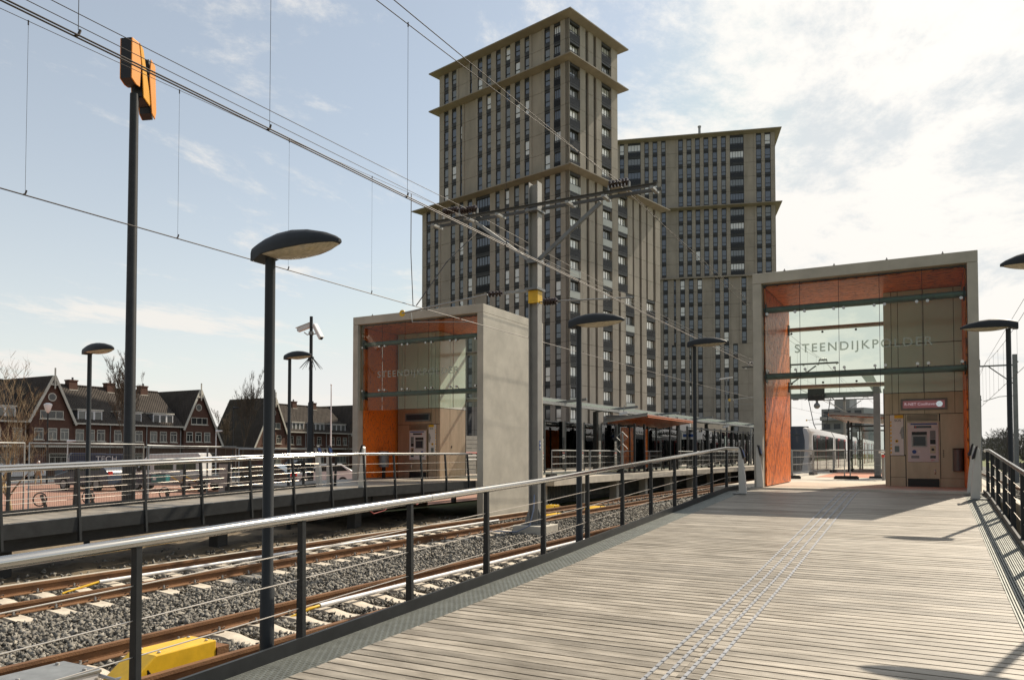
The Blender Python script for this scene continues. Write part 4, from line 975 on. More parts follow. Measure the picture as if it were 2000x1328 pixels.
# ================================================================ towers
class Tower:
    def __init__(s, label, loc, rz, cat='tower'):
        s.t = thing('apartment_tower', label, cat, loc, rz); s.rz = rz; s.loc = Vector(loc)
        s.wall = MB(); s.wins = []; s.bal = []
    def face(s, A, B, W, z0, z1, n, ops, deep=.4, wide_rec=.0):
        A = Vector(A); B = Vector(B); H = (z1-z0)/n
        mp = lambda t, o, z: A*t+B*o+Vector((0, 0, z))
        def mb(b, t0, t1, o0, o1, za, zb, m=0):
            c = [mp(t, o, z) for z in (za, zb) for t, o in ((t0, o0), (t1, o0), (t1, o1), (t0, o1))]
            b.add(c, [(0,3,2,1),(4,5,6,7),(0,1,5,4),(1,2,6,5),(2,3,7,6),(3,0,4,7)], m)
        s.mb = mb
        mb(s.wall, 0, W, -deep-.06, -deep, z0, z1, 1)
        ops = sorted(ops); e = [0]
        cur = 0.0; solids = []
        for a, c, k in ops:
            if a-cur > .05: solids.append((cur, a))
            cur = c
        if W-cur > .05: solids.append((cur, W))
        for i in range(n):
            za, zb = z0+H*i, z0+H*(i+1)
            for a, c in solids:
                if c-a > 1.9:      # wide wall: two recessed cheeks beside a pier-like panel
                    mb(s.wall, a, a+.42, -deep, 0, za+.02, zb-.02); mb(s.wall, c-.42, c, -deep, 0, za+.02, zb-.02)
                    mb(s.wall, a+.42, c-.42, -deep, -.10, za+.02, zb-.02)
                else: mb(s.wall, a, c, -deep, 0, za+.02, zb-.02)
            for a, c, k in ops:
                wc = s.loc+Matrix.Rotation(s.rz, 3, 'Z') @ mp((a+c)/2, 0, (za+zb)/2)
                (s.bal if k in 'bBo' else s.wins).append((wc.length, A, B, a, c, za, zb, k, lambda b_, t0, t1, o0, o1, p_, q_, m_=0, mb=mb, dd=deep: mb(b_, t0, t1, max(o0-(dd-.40), -dd-.02) if o0 < -.2 else o0, max(o1-(dd-.40), -dd) if o1 < -.2 else o1, p_, q_, m_)))
    def window(s, b, w, pane_m):
        _, A, B, a, c, za, zb, k, mb = w; H = zb-za
        lo, hi = za+.55, zb-.28; f = .07
        mb(b, a+.02, c-.02, -.33, -.22, za+.03, lo-.03, 4)                 # spandrel
        mb(b, a+.02, c-.02, -.36, -.25, zb-.25, zb-.04, 4)
        for t0, t1, p, q in ((a+.02, a+.02+f, lo, hi), (c-.02-f, c-.02, lo, hi), (a+.02+f, c-.02-f, lo, lo+f), (a+.02+f, c-.02-f, hi-f, hi), (a+.02+f, c-.02-f, lo+.72, lo+.72+f)):
            mb(b, t0, t1, -.36, -.24, p, q, 0)
        mb(b, a+.03+f, c-.03-f, -.345, -.32, lo+f, hi-f, pane_m)
    def balcony(s, w, r):
        _, A, B, a, c, za, zb, k, mb = w; b = MB()
        p = 1 if r < .5 else (2 if r < .8 else 3)
        if k == 'B': p = 3 if r < .85 else 2
        lo, hi = za+.16, zb-.42
        nP = max(3, round((c-a)/.62)); g = (c-a-.1)/nP
        mb(b, a+.05, c-.05, -.37, -.34, lo, hi, p)
        for i in range(nP+1): mb(b, a+.03+g*i, a+.10+g*i, -.38, -.30, lo, hi, 0)
        mb(b, a+.1, c-.05, -.38, -.31, hi-.08, hi, 0); mb(b, a+.1, c-.05, -.38, -.31, lo+1.0, lo+1.07, 0)
        mb(b, a+.02, c-.02, -.38, .0, za-.05, za+.10, 4); mb(b, a+.02, c-.02, -.38, -.05, hi+.02, zb-.06, 4)
        o = b.build('balcony', ['wframe', 'pane', 'pane2', 'pane3', 'spandrel'], s.t, w=False)
        q = MB(); pm = 1 if (k == 'B' and r > .66) else 0
        mb(q, a+.02, c-.02, -.02, .03, za+1.12, za+1.17, 2)
        if pm: mb(q, a+.04, c-.04, -.015, .01, za+.14, za+1.1, 1)
        else:
            t_ = a+.05
            while t_ < c-.06: mb(q, t_, t_+.05, -.015, .015, za+.12, za+1.12, 2); t_ += .13
            mb(q, a+.04, c-.04, -.06, -.045, za+.14, za+.95, 0)
        q.build('railing', ['panel_dark', 'panel_pale', 'wframe'], o, w=False)
    def finish(s, light=.25):
        s.wall.build('wall', ['tower', 'spandrel'], s.t, w=False)
        for w in s.bal: s.balcony(w, rnd.random())
        s.wins.sort(key=lambda w: w[0]); rest = MB()
        for i, w in enumerate(s.wins):
            r = rnd.random(); pm = 1 if r > light else (2 if r > light*.35 else 3)
            if i < 100: b = MB(); s.window(b, w, pm); b.build('window', ['wframe', 'pane', 'pane2', 'pane3', 'spandrel'], s.t, w=False)
            else: s.window(rest, w, pm)
        if rest.v: o = rest.build('window', ['wframe', 'pane', 'pane2', 'pane3', 'spandrel'], s.t, w=False); o['kind'] = 'stuff'
    def cornice(s, x0, x1, y0, y1, z, ov, th=.4):
        b = MB()
        b.add([(x0-.0, y0, z), (x1, y0, z), (x1, y1, z), (x0, y1, z), (x0-ov, y0-ov, z+th-.16), (x1+ov, y0-ov, z+th-.16), (x1+ov, y1+ov, z+th-.16), (x0-ov, y1+ov, z+th-.16),
               (x0-ov, y0-ov, z+th), (x1+ov, y0-ov, z+th), (x1+ov, y1+ov, z+th), (x0-ov, y1+ov, z+th)],
              [(0,3,2,1),(0,1,5,4),(1,2,6,5),(2,3,7,6),(3,0,4,7),(4,5,9,8),(5,6,10,9),(6,7,11,10),(7,4,8,11),(8,9,10,11)])
        b.build('cornice', 'cornice', s.t, w=False)
    def core(s, x0, x1, y0, y1, z0, z1):
        b = MB(); b.box(x0, x1, y0, y1, z0, z1); b.build('core', 'spandrel', s.t, w=False)
def ops(w, n='', b=''):
    r = [(a, c, 'w') for a, c in w]
    return r
T1 = Tower('tall beige apartment tower with stepped cornices, nearer of the two towers', (-42.13, 93.21, 0), math.atan2(-.2140, .9768))
A_, B_ = (-1, 0, 0), (0, -1, 0); A2, B2 = (0, 1, 0), (1, 0, 0)
upA = [(23.1, 24.1, 'w'), (21.4, 22.4, 'w'), (15.95, 16.92, 'w'), (14.2, 15.15, 'w'), (12.3, 13.25, 'w'), (10.45, 11.4, 'w'), (8.6, 9.6, 'w'), (6.9, 7.8, 'w'), (3.2, 4.2, 'w'), (1.4, 2.55, 'b')]
T1.face(A_, B_, 25.13, 53.3, 58.8, 2, upA+[(18.1, 18.55, 'w')], .24); T1.face(A_, B_, 25.13, 38.4, 52.9, 5, upA+[(20.15, 20.6, 'w')], .24)
upB = [(.15, 2.6, 'b'), (3.9, 4.6, 'w'), (5.83, 6.5, 'w'), (7.8, 10.3, 'B')]
T1.face(A2, B2, 11.9, 53.3, 58.8, 2, upB, .5); T1.face(A2, B2, 11.9, 38.4, 52.9, 5, upB, .5)
loA = [(27.1, 28.05, 'w'), (25.3, 26.2, 'w'), (21.6, 22.6, 'w'), (19.85, 20.75, 'w'), (18.0, 19.0, 'w'), (12.5, 13.35, 'w'), (10.65, 11.55, 'w'), (8.8, 9.75, 'w'), (7.0, 7.85, 'w'), (3.25, 4.25, 'w'), (1.4, 2.4, 'w')]
ZS = 38.0-5*2.882
T1.face(A_, B_, 29.0, ZS, 38.0, 5, loA+[(14.4, 17.25, 'b')], .24); T1.face(A_, B_, 29.0, G, ZS, 9, loA+[(14.4, 15.1, 'w')], .24)
T1.face(A2, B2, 23.9, ZS, 38.0, 5, [(.15, 2.7, 'B'), (4.05, 4.7, 'w'), (6.05, 6.65, 'w'), (8.0, 10.4, 'B'), (11.95, 14.5, 'B'), (15.85, 16.3, 'w'), (17.75, 18.4, 'w'), (19.7, 20.2, 'w'), (21.8, 22.5, 'w')], .5)
T1.face(A2, B2, 23.9, G, ZS, 9, [(.15, 2.55, 'B'), (4.15, 4.7, 'w'), (6.1, 6.7, 'w'), (8, 10.45, 'B'), (12.0, 12.6, 'w'), (13.9, 16.3, 'B'), (17.8, 18.4, 'w'), (19.75, 22.4, 'B')], .5)
T1.core(-25.1, -.72, .42, 11.85, 38.2, 58.7); T1.core(-28.9, -.72, .42, 23.85, G, 38.1)
T1.cornice(-25.13, 0, 0, 11.9, 58.8, 1.2, .45); T1.cornice(-25.13, 0, 0, 11.9, 52.9, 1.2); T1.cornice(-29, 0, 0, 23.9, 38.0, 1.2)
b = MB(); b.box(-24.2, -1, 1, 11, 59.25, 59.6); b.build('roof', 'cornice', T1.t, w=False)
T1.finish(.50)
T2 = Tower('broad beige apartment tower standing behind the taller one, with a vent pipe on its roof', (-27.94, 167.01, 0), math.atan2(.2906, .957))
up2 = [(31.5, 32.5, 'w'), (27.95, 30.7, 'w'), (26.2, 27.15, 'w'), (24.35, 25.4, 'w'), (22.6, 23.55, 'w'), (18.95, 19.95, 'w'), (17.15, 18.2, 'w'), (15.4, 16.4, 'w'), (13.6, 14.65, 'w'), (11.8, 12.8, 'w'), (10, 11, 'w'), (2.75, 3.85, 'w'), (.9, 2.1, 'w')]
up2 = [o for o in up2 if o[1]-o[0] < 2]+[(27.95, 30.7, 'b'), (6.35, 9.2, 'b')]
T2.face(A_, B_, 36, 52.6, 67.7, 5, up2, .25); T2.face(A_, B_, 36, 37.7, 52.2, 5, up2, .25)
z5 = 37.3-5*2.83
l2 = [(22.3, 23.3, 'w'), (18.7, 19.7, 'w'), (15.1, 16.1, 'w'), (11.45, 12.5, 'w'), (9.65, 10.7, 'w'), (.9, 2.1, 'w'), (25.9, 26.9, 'w'), (29, 30, 'w')]
T2.face(A_, B_, 36, z5, 37.3, 5, l2+[(20.6, 21.05, 'w'), (16.9, 17.9, 'w'), (6.05, 7.05, 'w')], .25)
T2.face(A_, B_, 36, G, z5, 9, l2+[(20.6, 21.55, 'w'), (17.4, 17.9, 'w'), (7.85, 8.85, 'w')], .25)
sB = [(2, 3.2, 'w'), (5, 6.2, 'w'), (9, 10.2, 'w'), (13, 14.2, 'w')]
T2.core(-35.9, -.05, .42, 17.9, G, 67.6)
b = MB(); b.box(-.05, 0, .0, 18, G, 67.7); b.build('wall', 'tower', T2.t, w=False)
T2.cornice(-36, 0, 0, 18, 67.7, 1.2, .5); T2.cornice(-36, 0, 0, 18, 52.2, 1.2); 
b = MB(); b.box(-36, .2, -.35, 18, 37.32, 37.68); b.build('cornice', 'cornice', T2.t, w=False)
b = MB(); b.tube([(-15.3, 4, 68), (-15.3, 4, 71.6)], .28, 10); b.tube([(-15.3, 4, 71.6), (-15.3, 4, 71.9)], .38, 10); b.build('vent_pipe', 'galv', T2.t, w=False)
T2.finish(.25)
# low glazed podium and street front beside the first tower
t = thing('shop_front', 'low glazed street front with a tan band at the foot of the tall tower', 'shop front', (-36, 98, G), math.atan2(-.2140, .9768))
b = MB(); b.box(-7, 3.4, 2, 24, 0, 6.5); b.build('body', 'spandrel', t, w=False)
b = MB(); b.box(-7.2, 3.9, 1.6, 24.4, 5.2, 6.7); b.build('band', 'cornice', t, w=False)
for k in range(11):
    b = MB(); b.box(3.42, 3.5, 2.3+2*k, 4.0+2*k, .6, 5.0); o = b.build('window', 'frost' if k % 3 else 'pane3', t, w=False)
    b = MB(); b.box(3.51, 3.58, 2.3+2*k, 4.0+2*k, 2.6, 2.75); b.box(3.51, 3.58, 3.1+2*k, 3.2+2*k, .6, 5.0); b.build('frame', 'wframe', o, w=False)
# distant block seen through the portal
t = thing('apartment_block', 'grey distant apartment block seen through the near portal', 'apartment block', (-24, 214, G), R(-20))
b = MB(); b.box(-1, 10, 0, 9, 0, 13.8); b.box(2, 6, 1, 5, 13.8, 16.2); b.build('wall', M.setdefault('greyblock', mat('grey_block', (.34, .345, .34), .85, var=.1)), t, w=False)
for i in range(4):
    for j in range(4):
        b = MB(); b.box(-.4+2.7*j, 1.3+2.7*j, -.06, -.01, 1.2+3.3*i, 3.3+3.3*i); b.build('window', 'pane', t, w=False)
    b = MB(); b.box(-.9, 9.9, -1.1, -.07, .9+3.3*i, 1.1+3.3*i); b.box(-.9, 9.9, -1.1, -1.05, 1.1+3.3*i, 1.9+3.3*i); b.build('balcony', 'greyblock', t, w=False)

# ================================================================ brick houses
M['hwhite'] = mat('house_white_paint', (.58, .55, .47), .6, var=.08, vs_=3); M['hpane'] = mat('house_pane', (.02, .023, .024), .08, spec=.7); M['hcurt'] = mat('house_curtain_pane', (.16, .165, .15), .1)
M['slate'] = mat('lead_cheeks', (.13, .135, .14), .6, var=.1); M['door'] = mat('front_door', (.10, .03, .03), .4)
def hwin(t, X, y, z, w, h, n=2, top=.3, mat_=None):
    b = MB(); f = .07; m = 1 if (mat_ or rnd.random() < .55) else 2
    b.box(X-.02, X+.05, y-w/2, y-w/2+f, z, z+h); b.box(X-.02, X+.05, y+w/2-f, y+w/2, z, z+h)
    b.box(X-.02, X+.05, y-w/2+f, y+w/2-f, z, z+f); b.box(X-.02, X+.05, y-w/2+f, y+w/2-f, z+h-f, z+h)
    for i in range(1, n): yy = y-w/2+w*i/n; b.box(X-.015, X+.045, yy-.03, yy+.03, z+f, z+h-f-(h*top if top else 0))
    if top: b.box(X-.017, X+.047, y-w/2+f, y+w/2-f, z+h*(1-top)-.03, z+h*(1-top)+.03)
    b.box(X-.012, X+.012, y-w/2+f, y+w/2-f, z+f, z+h-f, m)
    o = b.build('window', ['hwhite', 'hpane', 'hcurt'], t)
    q = MB(); q.box(X+.0, X+.14, y-w/2-.1, y+w/2+.1, z-.09, z-.005); q.build('sill', 'hwhite', o)
def ground_floor(t, X, y0, y1):
    b = MB(); b.box(X+.0, X+.75, y0+.05, y1-.05, .62, .82); b.build('canopy', 'hwhite', t)
    w = y1-y0
    b = MB(); b.box(X, X+.05, y0+.5, y0+1.45, G, -.1); b.build('door', 'door', t)
    hwin(t, X, y0+w*.66, -1.55, w*.42, 1.55, 3, .25)
def house(y0, y1, X, chim, dorm, wins, label, eave=3.2, ridge=7.55, D=9):
    t = thing('terraced_house', label, 'house', (X, (y0+y1)/2, G), 0, 'terraced brick houses across the road')
    b = MB(); b.box(X-D, X, y0+.01, y1-.01, G, eave); b.build('wall', 'brick', t)
    b = MB(); b.prism([(X+.45, y0, eave-.05), (X+.45, y0, eave+.1), (X-D/2, y0, ridge), (X-D-.45, y0, eave+.1), (X-D-.45, y0, eave-.05)], (0, y1-y0, 0)); rf = b.build('roof', 'tiles', t)
    b = MB(); b.tube([(X-D/2, y0, ridge+.02), (X-D/2, y1, ridge+.02)], .14, 8); b.build('ridge_tiles', 'tiles', rf)
    b = MB(); b.box(X+.46, X+.62, y0, y1, eave-.12, eave+.05); b.build('gutter', 'hwhite', t)
    b = MB(); b.tube([(X+.09, y1-.15, G), (X+.09, y1-.15, eave-.1)], .06, 8); b.build('downpipe', 'galv', t)
    for c in chim:
        b = MB(); b.box(X-D/2-.3, X-D/2+.5, c-.48, c+.48, ridge-.6, ridge+.5); b.box(X-D/2-.36, X-D/2+.56, c-.54, c+.54, ridge+.5, ridge+.64)
        b.build('chimney', 'brick', rf)
        b = MB(); b.tube([(X-D/2, c+.2, ridge+.64), (X-D/2, c+.2, ridge+.95)], .11, 8); b.build('chimney_pot', 'slate', rf)
        b = MB(); b.box(X-D/2+.501, X-D/2+.62, c-.5, c+.5, ridge-.62, ridge-.45); b.build('chimney_flashing', 'hwhite', rf)
    for a, c in dorm:
        k = eave+.3; b = MB(); b.box(X-2.4, X-.05, a, c, k, k+1.1); d = b.build('dormer', 'slate', t)
        b = MB(); b.box(X-2.5, X+.14, a-.12, c+.12, k+1.11, k+1.26); b.build('dormer_roof', 'hwhite', d)
        b = MB(); n = 3; w = (c-a)/n
        b.box(X-.04, X+.04, a, c, k, k+.12); b.box(X-.04, X+.04, a, c, k+.98, k+1.1)
        for i in range(n+1): b.box(X-.04, X+.04, max(a, a+w*i-.1), min(c, a+w*i+.1), k+.12, k+.98)
        b.box(X-.03, X-.005, a+.1, c-.1, k+.12, k+.98, 1); b.build('dormer_window', ['white', 'hcurt' if rnd.random() < .5 else 'hpane'], d)
    for y in wins: hwin(t, X, y, 1.32, .92, 1.25)
    ground_floor(t, X, y0, y1)
    return t
def gable(y0, y1, X, ya, za, zl, zr, label, wins, roundw=True, D=9.5, dark_left=None):
    X += .35
    t = thing('gabled_house', label, 'house', (X, (y0+y1)/2, G), 0, 'gabled brick houses across the road')
    b = MB(); b.prism([(X, y0, G), (X, y1, G), (X, y1, zr), (X, ya, za), (X, y0, zl)], (-D, 0, 0)); b.build('wall', 'brick', t)
    th = .16
    for p, q in (((y0, zl), (ya, za)), ((y1, zr), (ya, za))):
        s = -1 if p[0] < ya else 1; d = Vector((0, q[0]-p[0], q[1]-p[1])).normalized(); ex = Vector((0, p[0], p[1]))-d*.45; n = Vector((0, s*abs(d.z), abs(d.y)))
        E_ = Vector((0, q[0], q[1])); b = MB(); b.prism([Vector((X+.3, 0, 0))+ex, Vector((X+.3, 0, 0))+E_, Vector((X+.3, 0, 0))+E_+n*th, Vector((X+.3, 0, 0))+ex+n*th], (-D-.3, 0, 0)); b.build('roof', 'tiles', t)
        b = MB(); b.bar(Vector((X+.34, 0, 0))+ex+n*(th*.3), Vector((X+.34, 0, 0))+E_+n*(th*.3), .07, .26, up=n); b.build('bargeboard', 'hwhite', t)
    b = MB(); b.box(X+.36, X+.46, ya-.06, ya+.06, za-1.3, za+.85); b.build('finial', 'hwhite', t)
    b = MB(); w = .45; b.box(X+.375, X+.44, ya-w, ya+w, za-.95, za-.84); b.tube([(X+.4, ya-w*.8, za-.9), (X+.4, ya, za-.6), (X+.4, ya+w*.8, za-.9)], .035, 5); b.build('collar_tie', 'hwhite', t)
    b = MB(); b.tube([(X-.02, ya-.05, za-2.15), (X+.06, ya-.05, za-2.15)], .44, 20); o = b.build('round_window', 'hwhite', t)
    b = MB(); b.tube([(X+.061, ya-.05, za-2.15), (X+.075, ya-.05, za-2.15)], .33, 20); b.build('pane', 'hpane' if roundw else 'hcurt', o)
    hwin(t, X, (y0+y1)/2 if abs(y1-y0) < 5 else ya+.05, 3.55, 2.4, .85, 3, 0)
    for y in wins: hwin(t, X, y, 1.4, .9, 1.2)
    ground_floor(t, X, y0, y1)
HX = -80
house(38.8, 44.5, HX, [42.9], [(40.4, 43.4)], [39.9, 41.6, 43.6], 'brick house at the left edge of the picture, left of the first gable')
gable(44.6, 49.0, HX, 46.85, 7.95, 3.5, 3.35, 'brick house with a steep white edged gable and a dark round window', [45.5, 46.9, 48.15])
house(49.05, 53.6, HX, [51.7], [(49.75, 52.5)], [50.0, 51.2, 52.4], 'brick house with a wide white dormer, right of the dark round window gable')
house(53.6, 58.1, HX, [56.2], [(54.4, 57.3)], [54.4, 57.0], 'brick house in mid row, behind the metro sign pole')
house(58.1, 62.7, HX, [60.5], [(58.8, 61.5)], [58.9, 60.2, 61.6], 'brick house with a white dormer, left of the pale round window')
gable(62.8, 68.2, HX, 64.95, 7.8, 3.2, 1.2, 'brick house at the row end with a gable and a pale round window', [63.6, 64.9, 66.2], False)
HX = -84
gable(77.6, 83.4, HX, 81.2, 8.0, 1.1, 3.2, 'brick house starting the second row, its dark roof sloping low to the left', [79.6, 80.9, 82.2], True, 9)
house(83.45, 88.1, HX, [85.6], [(85.15, 87.6)], [85.0, 86.6], 'brick house of the second row, beside the gable and the slim flag pole')
house(88.1, 92.7, HX, [89.8], [(89.3, 92.1)], [89.4, 91.0], 'brick house in the middle of the second row, behind the camera mast')
house(92.7, 98.0, HX, [94.2], [(93.9, 97.1)], [94.0, 95.5, 97.0], 'brick house of the second row, next to the far portal')
gable(98.1, 103.5, HX, 100.5, 8.0, 3.2, 3.2, 'brick house closing the second row, mostly hidden by the far portal', [99.4, 100.8, 102.2])
t = thing('brick_house', 'low brick house between the two rows, behind bare trees', 'house', (-104, 84, G))
b = MB(); b.box(-112, -104, 76, 92, G, 2.5); b.build('wall', 'brick', t); b = MB(); b.prism([(-103.6, 75.6, 2.5), (-108, 75.6, 3.4), (-112.4, 75.6, 2.5)], (0, 16.8, 0)); b.build('roof', 'slate', t)

# ================================================================ bare trees
def tree(name, label, loc, h, r0, seed, spread=.5, lean=(0, 0), bark='bark', levels=5, up=.35, nb=(3, 4), group=None, first=.3, rmin=.013):
    g = random.Random(seed); t = thing(name, label, 'tree', loc, 0, group); tr = MB(); cr = MB(); L0 = Vector(loc)
    def grow(p, d, ln, r, lv):
        pts = [p]; rs = [r]; n = 4 if lv > 1 else 3
        for i in range(n):
            d = (d+Vector((g.gauss(0, .12), g.gauss(0, .12), g.gauss(.04, .06)))).normalized(); p = p+d*ln/n; pts.append(p); rs.append(r*(1-.6*(i+1)/n))
        (tr if lv == levels else cr).tube(pts, rs, 6 if lv > 2 else 3, caps=False)
        if lv <= 0: return
        k = g.randint(*nb)
        for i in range(k+ (1 if lv == levels else 0)*4):
            f = g.uniform(first if lv == levels else .25, 1.0); j = min(n-1, int(f*n)); q = pts[j].lerp(pts[j+1], f*n-j)
            a = g.uniform(0, 6.283); side = Vector((math.cos(a), math.sin(a), 0)); nd = (d*(.65+up*.5)+side*spread*g.uniform(.7, 1.3)+Vector((0, 0, up))).normalized()
            grow(q, nd, ln*g.uniform(.42, .62), max(rmin, rs[j]*.5), lv-1)
        grow(p, d, ln*.55, rs[-1], lv-1)
    grow(L0, Vector((lean[0], lean[1], 1)).normalized(), h*.62, r0, levels)
    tr.build('trunk', bark, t, smooth=60); o = cr.build('crown', 'twig' if bark == 'bark_pale' else bark, t, smooth=60)
M['twig'] = mat('twig_bark', (.20, .15, .09), .9, var=.35, vs_=5); M['bark'] = mat('bark', (.13, .10, .07), .9, var=.3, vs_=4); M['bark_pale'] = mat('pale_bark', (.38, .29, .15), .85, var=.35, vs_=5)
tree('bare_tree', 'bare pale barked tree at the left edge, in front of the houses', (-31.5, 17.0, G), 5.6, .085, 5, .75, bark='bark_pale', levels=4, first=.12, rmin=.0065)
tree('bare_tree', 'second bare pale stem beside the left edge tree', (-30.7, 16.2, G), 4.9, .06, 9, .6, bark='bark_pale', levels=4, first=.15, rmin=.0065)
tree('bare_tree', 'tall bare tree behind the metro sign pole', (-62.5, 42.6, G), 9.2, .12, 21, .34, levels=5, up=.5)
tree('bare_tree', 'tall bare tree in front of the low dark roof of the second row', (-77, 69.2, G), 10.6, .14, 36, .32, levels=5, up=.5)
tree('bare_tree', 'smaller bare tree in the gap between the two rows of houses', (-86, 74.6, G), 7, .10, 41, .45, levels=5, up=.4)
tree('bare_tree', 'slim bare tree in front of the second row dormers', (-72, 84, G), 6, .06, 52, .5, levels=4, up=.4)

# ================================================================ vehicles
M['navy'] = mat('navy_car_paint', (.014, .020, .055), .4, coat=.1); M['carblack'] = mat('black_car_paint', (.012, .013, .016), .2, coat=.8); M['carwhite'] = mat('white_car_paint', (.70, .69, .67), .3, coat=.5)
M['carblue'] = mat('blue_grey_car_paint', (.035, .05, .08), .3, coat=.3); M['tyre'] = mat('tyre_rubber', (.014, .014, .014), .85); M['carglass'] = mat('car_glass', (.02, .028, .03), .05, spec=.8)
M['lampred'] = mat('tail_lamp', (.45, .02, .015), .2); M['lampwhite'] = mat('head_lamp', (.6, .62, .62), .1); M['plate'] = mat('yellow_number_plate', (.7, .5, .05), .4)
def vehicle(name, label, cat, loc, rz, pf, gl, wheels, W, paint, wr=.32, group=None, text_=None, glass_front=True):
    """pf: side outline (x forward, z); gl: side windows as outlines"""
    t = thing(name, label, cat, loc, rz, group); b = MB()
    b.prism([(x, -W/2, z) for x, z in pf], (0, W, 0)); b.build('body', paint, t, w=False, bev=.06, smooth=40)
    for s in (-1, 1):
        for g in gl:
            b = MB(); b.prism([(x, s*(W/2+.004), z) for x, z in g], (0, s*.012, 0)); b.build('side_window', 'carglass', t, w=False)
        for x in wheels:
            b = MB(); b.tube([(x, s*(W/2-.2), wr), (x, s*(W/2+.01), wr)], wr, 18); o = b.build('wheel', 'tyre', t, w=False)
            b = MB(); b.tube([(x, s*(W/2+.011), wr), (x, s*(W/2+.03), wr)], wr*.62, 12); b.build('rim', 'galv', o, w=False)
    return t
def vbox(t, nm, m, *a, bev=0):
    b = MB(); b.box(*a); return b.build(nm, m, t, w=False, bev=bev)
vanp = [(-2.5, .3), (2.35, .3), (2.5, .55), (2.45, .95), (1.75, 1.18), (1.15, 1.95), (.8, 2.3), (-2.35, 2.38), (-2.5, 2.2)]
h1 = Vector((.447, .893))
t = vehicle('delivery_van', 'navy blue van with white lettering, seen from behind its left rear corner', 'van', (-49.9, 33.4, G), math.atan2(h1.y, h1.x), vanp, [[(.55, 1.3), (1.5, 1.25), (1.02, 1.95), (.6, 1.98)]], (-1.5, 1.55), 1.9, 'navy')
for s, y in ((1, 'a'), (-1, 'b')):
    vbox(t, 'tail_lamp', 'lampred', -2.54, -2.49, s*.8-.1, s*.8+.1, .9, 1.35)
vbox(t, 'number_plate', 'plate', -2.53, -2.49, -.3, .3, .62, .75); vbox(t, 'bumper', 'black', -2.62, -2.45, -.92, .92, .32, .55)
text('TECH', .52, 'white', 'van_lettering', t, (-1.0, -.965, 1.80), (1, 0, 0), (0, 0, 1), w=False, ext=.003)
text('S. TECH', .34, 'white', 'van_lettering', t, (-2.512, .75, 1.80), (0, -1, 0), (0, 0, 1), w=False, ext=.003)
h2 = Vector((-.878, -.479))
t = vehicle('minibus', 'white minibus with side windows parked behind the mesh fence', 'minibus', (-43.6, 33.2, G), math.atan2(h2.y, h2.x), vanp, [[(.7, 1.3), (1.55, 1.25), (1.05, 1.95), (.75, 1.98)], [(-.75, 1.3), (.45, 1.3), (.45, 1.98), (-.75, 1.98)], [(-2.2, 1.3), (-.95, 1.3), (-.95, 1.98), (-2.2, 1.98)]], (-1.55, 1.6), 1.9, 'carwhite')
for s in (-1, 1):
    vbox(t, 'mirror', 'black', 1.35, 1.5, s*1.0-.1, s*1.0+.1, 1.2, 1.45); vbox(t, 'head_lamp', 'lampwhite', 2.3, 2.5, s*.7-.16, s*.7+.16, .78, .98)
vbox(t, 'side_stripe', 'carblue', -2.4, 2.3, .952, .965, .4, 1.0)
vbox(t, 'windscreen', 'carglass', 1.2, 1.75, -.8, .8, 1.3, 1.8)
carp = [(-2.15, .28), (2.05, .28), (2.15, .55), (2.0, .78), (1.05, .95), (.35, 1.42), (-1.2, 1.46), (-2.0, 1.0), (-2.15, .8)]
carg = [[(.95, .98), (.35, 1.36), (-.25, 1.38), (-.25, .98)], [(-.35, .98), (-.35, 1.38), (-1.15, 1.38), (-1.65, 1.02)]]
def car(label, loc, rz, paint, group=None, name='parked_car'):
    t = vehicle(name, label, 'car', loc, rz, carp, carg, (-1.3, 1.3), 1.75, paint, group=group)
    for s in (-1, 1):
        vbox(t, 'head_lamp', 'lampwhite', 2.0, 2.13, s*.62-.18, s*.62+.18, .6, .76); vbox(t, 'tail_lamp', 'lampred', -2.17, -2.08, s*.65-.15, s*.65+.15, .75, .95)
        vbox(t, 'mirror', paint, .75, .95, s*.98-.08, s*.98+.08, .95, 1.1)
    vbox(t, 'number_plate', 'plate', 2.12, 2.17, -.26, .26, .4, .52)
    b = MB(); b.prism([(1.0, -.72, .985), (.42, -.66, 1.385), (.42, .66, 1.385), (1.0, .72, .985)], (.02, 0, .03)); b.build('windscreen', 'carglass', t, w=False)
    return t
az2 = math.atan2(h2.y, h2.x)
car('blue grey car parked between the navy van and the minibus', (-46.9, 30.2, G), az2-.35, 'carblue').scale = (1.05, 1.05, 1.3)
car('black car parked at the end of the car park, its windscreen catching light', (-38.6, 36.2, G), az2, 'carblack').scale = (1.05, 1.05, 1.12)
car('white car parked behind the black car', (-37.9, 41.5, G), az2+.3, 'carwhite').scale = (1, 1, 1.1)
for i, (p, yy, lab) in enumerate((('carblack', 33.5, 'dark car on the far road at the left edge'), ('carwhite', 39, 'pale car on the far road left of the navy van'), ('carblue', 45, 'blue car on the far road by the doors of the gabled house'), ('carblack', 74, 'dark car on the far road before the second row'))):
    car(lab, (-71.5, yy, G), R(90), p)
t = thing('trailer', 'flat galvanised trailer with yellow straps beside the minibus', 'trailer', (-39.6, 32.6, G), az2)
vbox(t, 'bed', 'galv', -2.0, 1.6, -.85, .85, .55, .65); vbox(t, 'side_board', 'galv', -2.0, 1.6, .86, .89, .55, .95); vbox(t, 'side_board', 'galv', -2.0, 1.6, -.89, -.86, .55, .95)
for s in (-1, 1):
    b = MB(); b.tube([(-.4, s*.95, .3), (-.4, s*1.12, .3)], .3, 16); b.build('wheel', 'tyre', t, w=False); vbox(t, 'mudguard', 'black', -.8, 0, s*1.03-.1, s*1.03+.1, .6, .66)
b = MB(); b.bar((1.6, .5, .55), (2.9, 0, .5), .08, .08); b.bar((1.6, -.5, .55), (2.9, 0, .5), .08, .08); b.build('drawbar', 'galv', t, w=False)
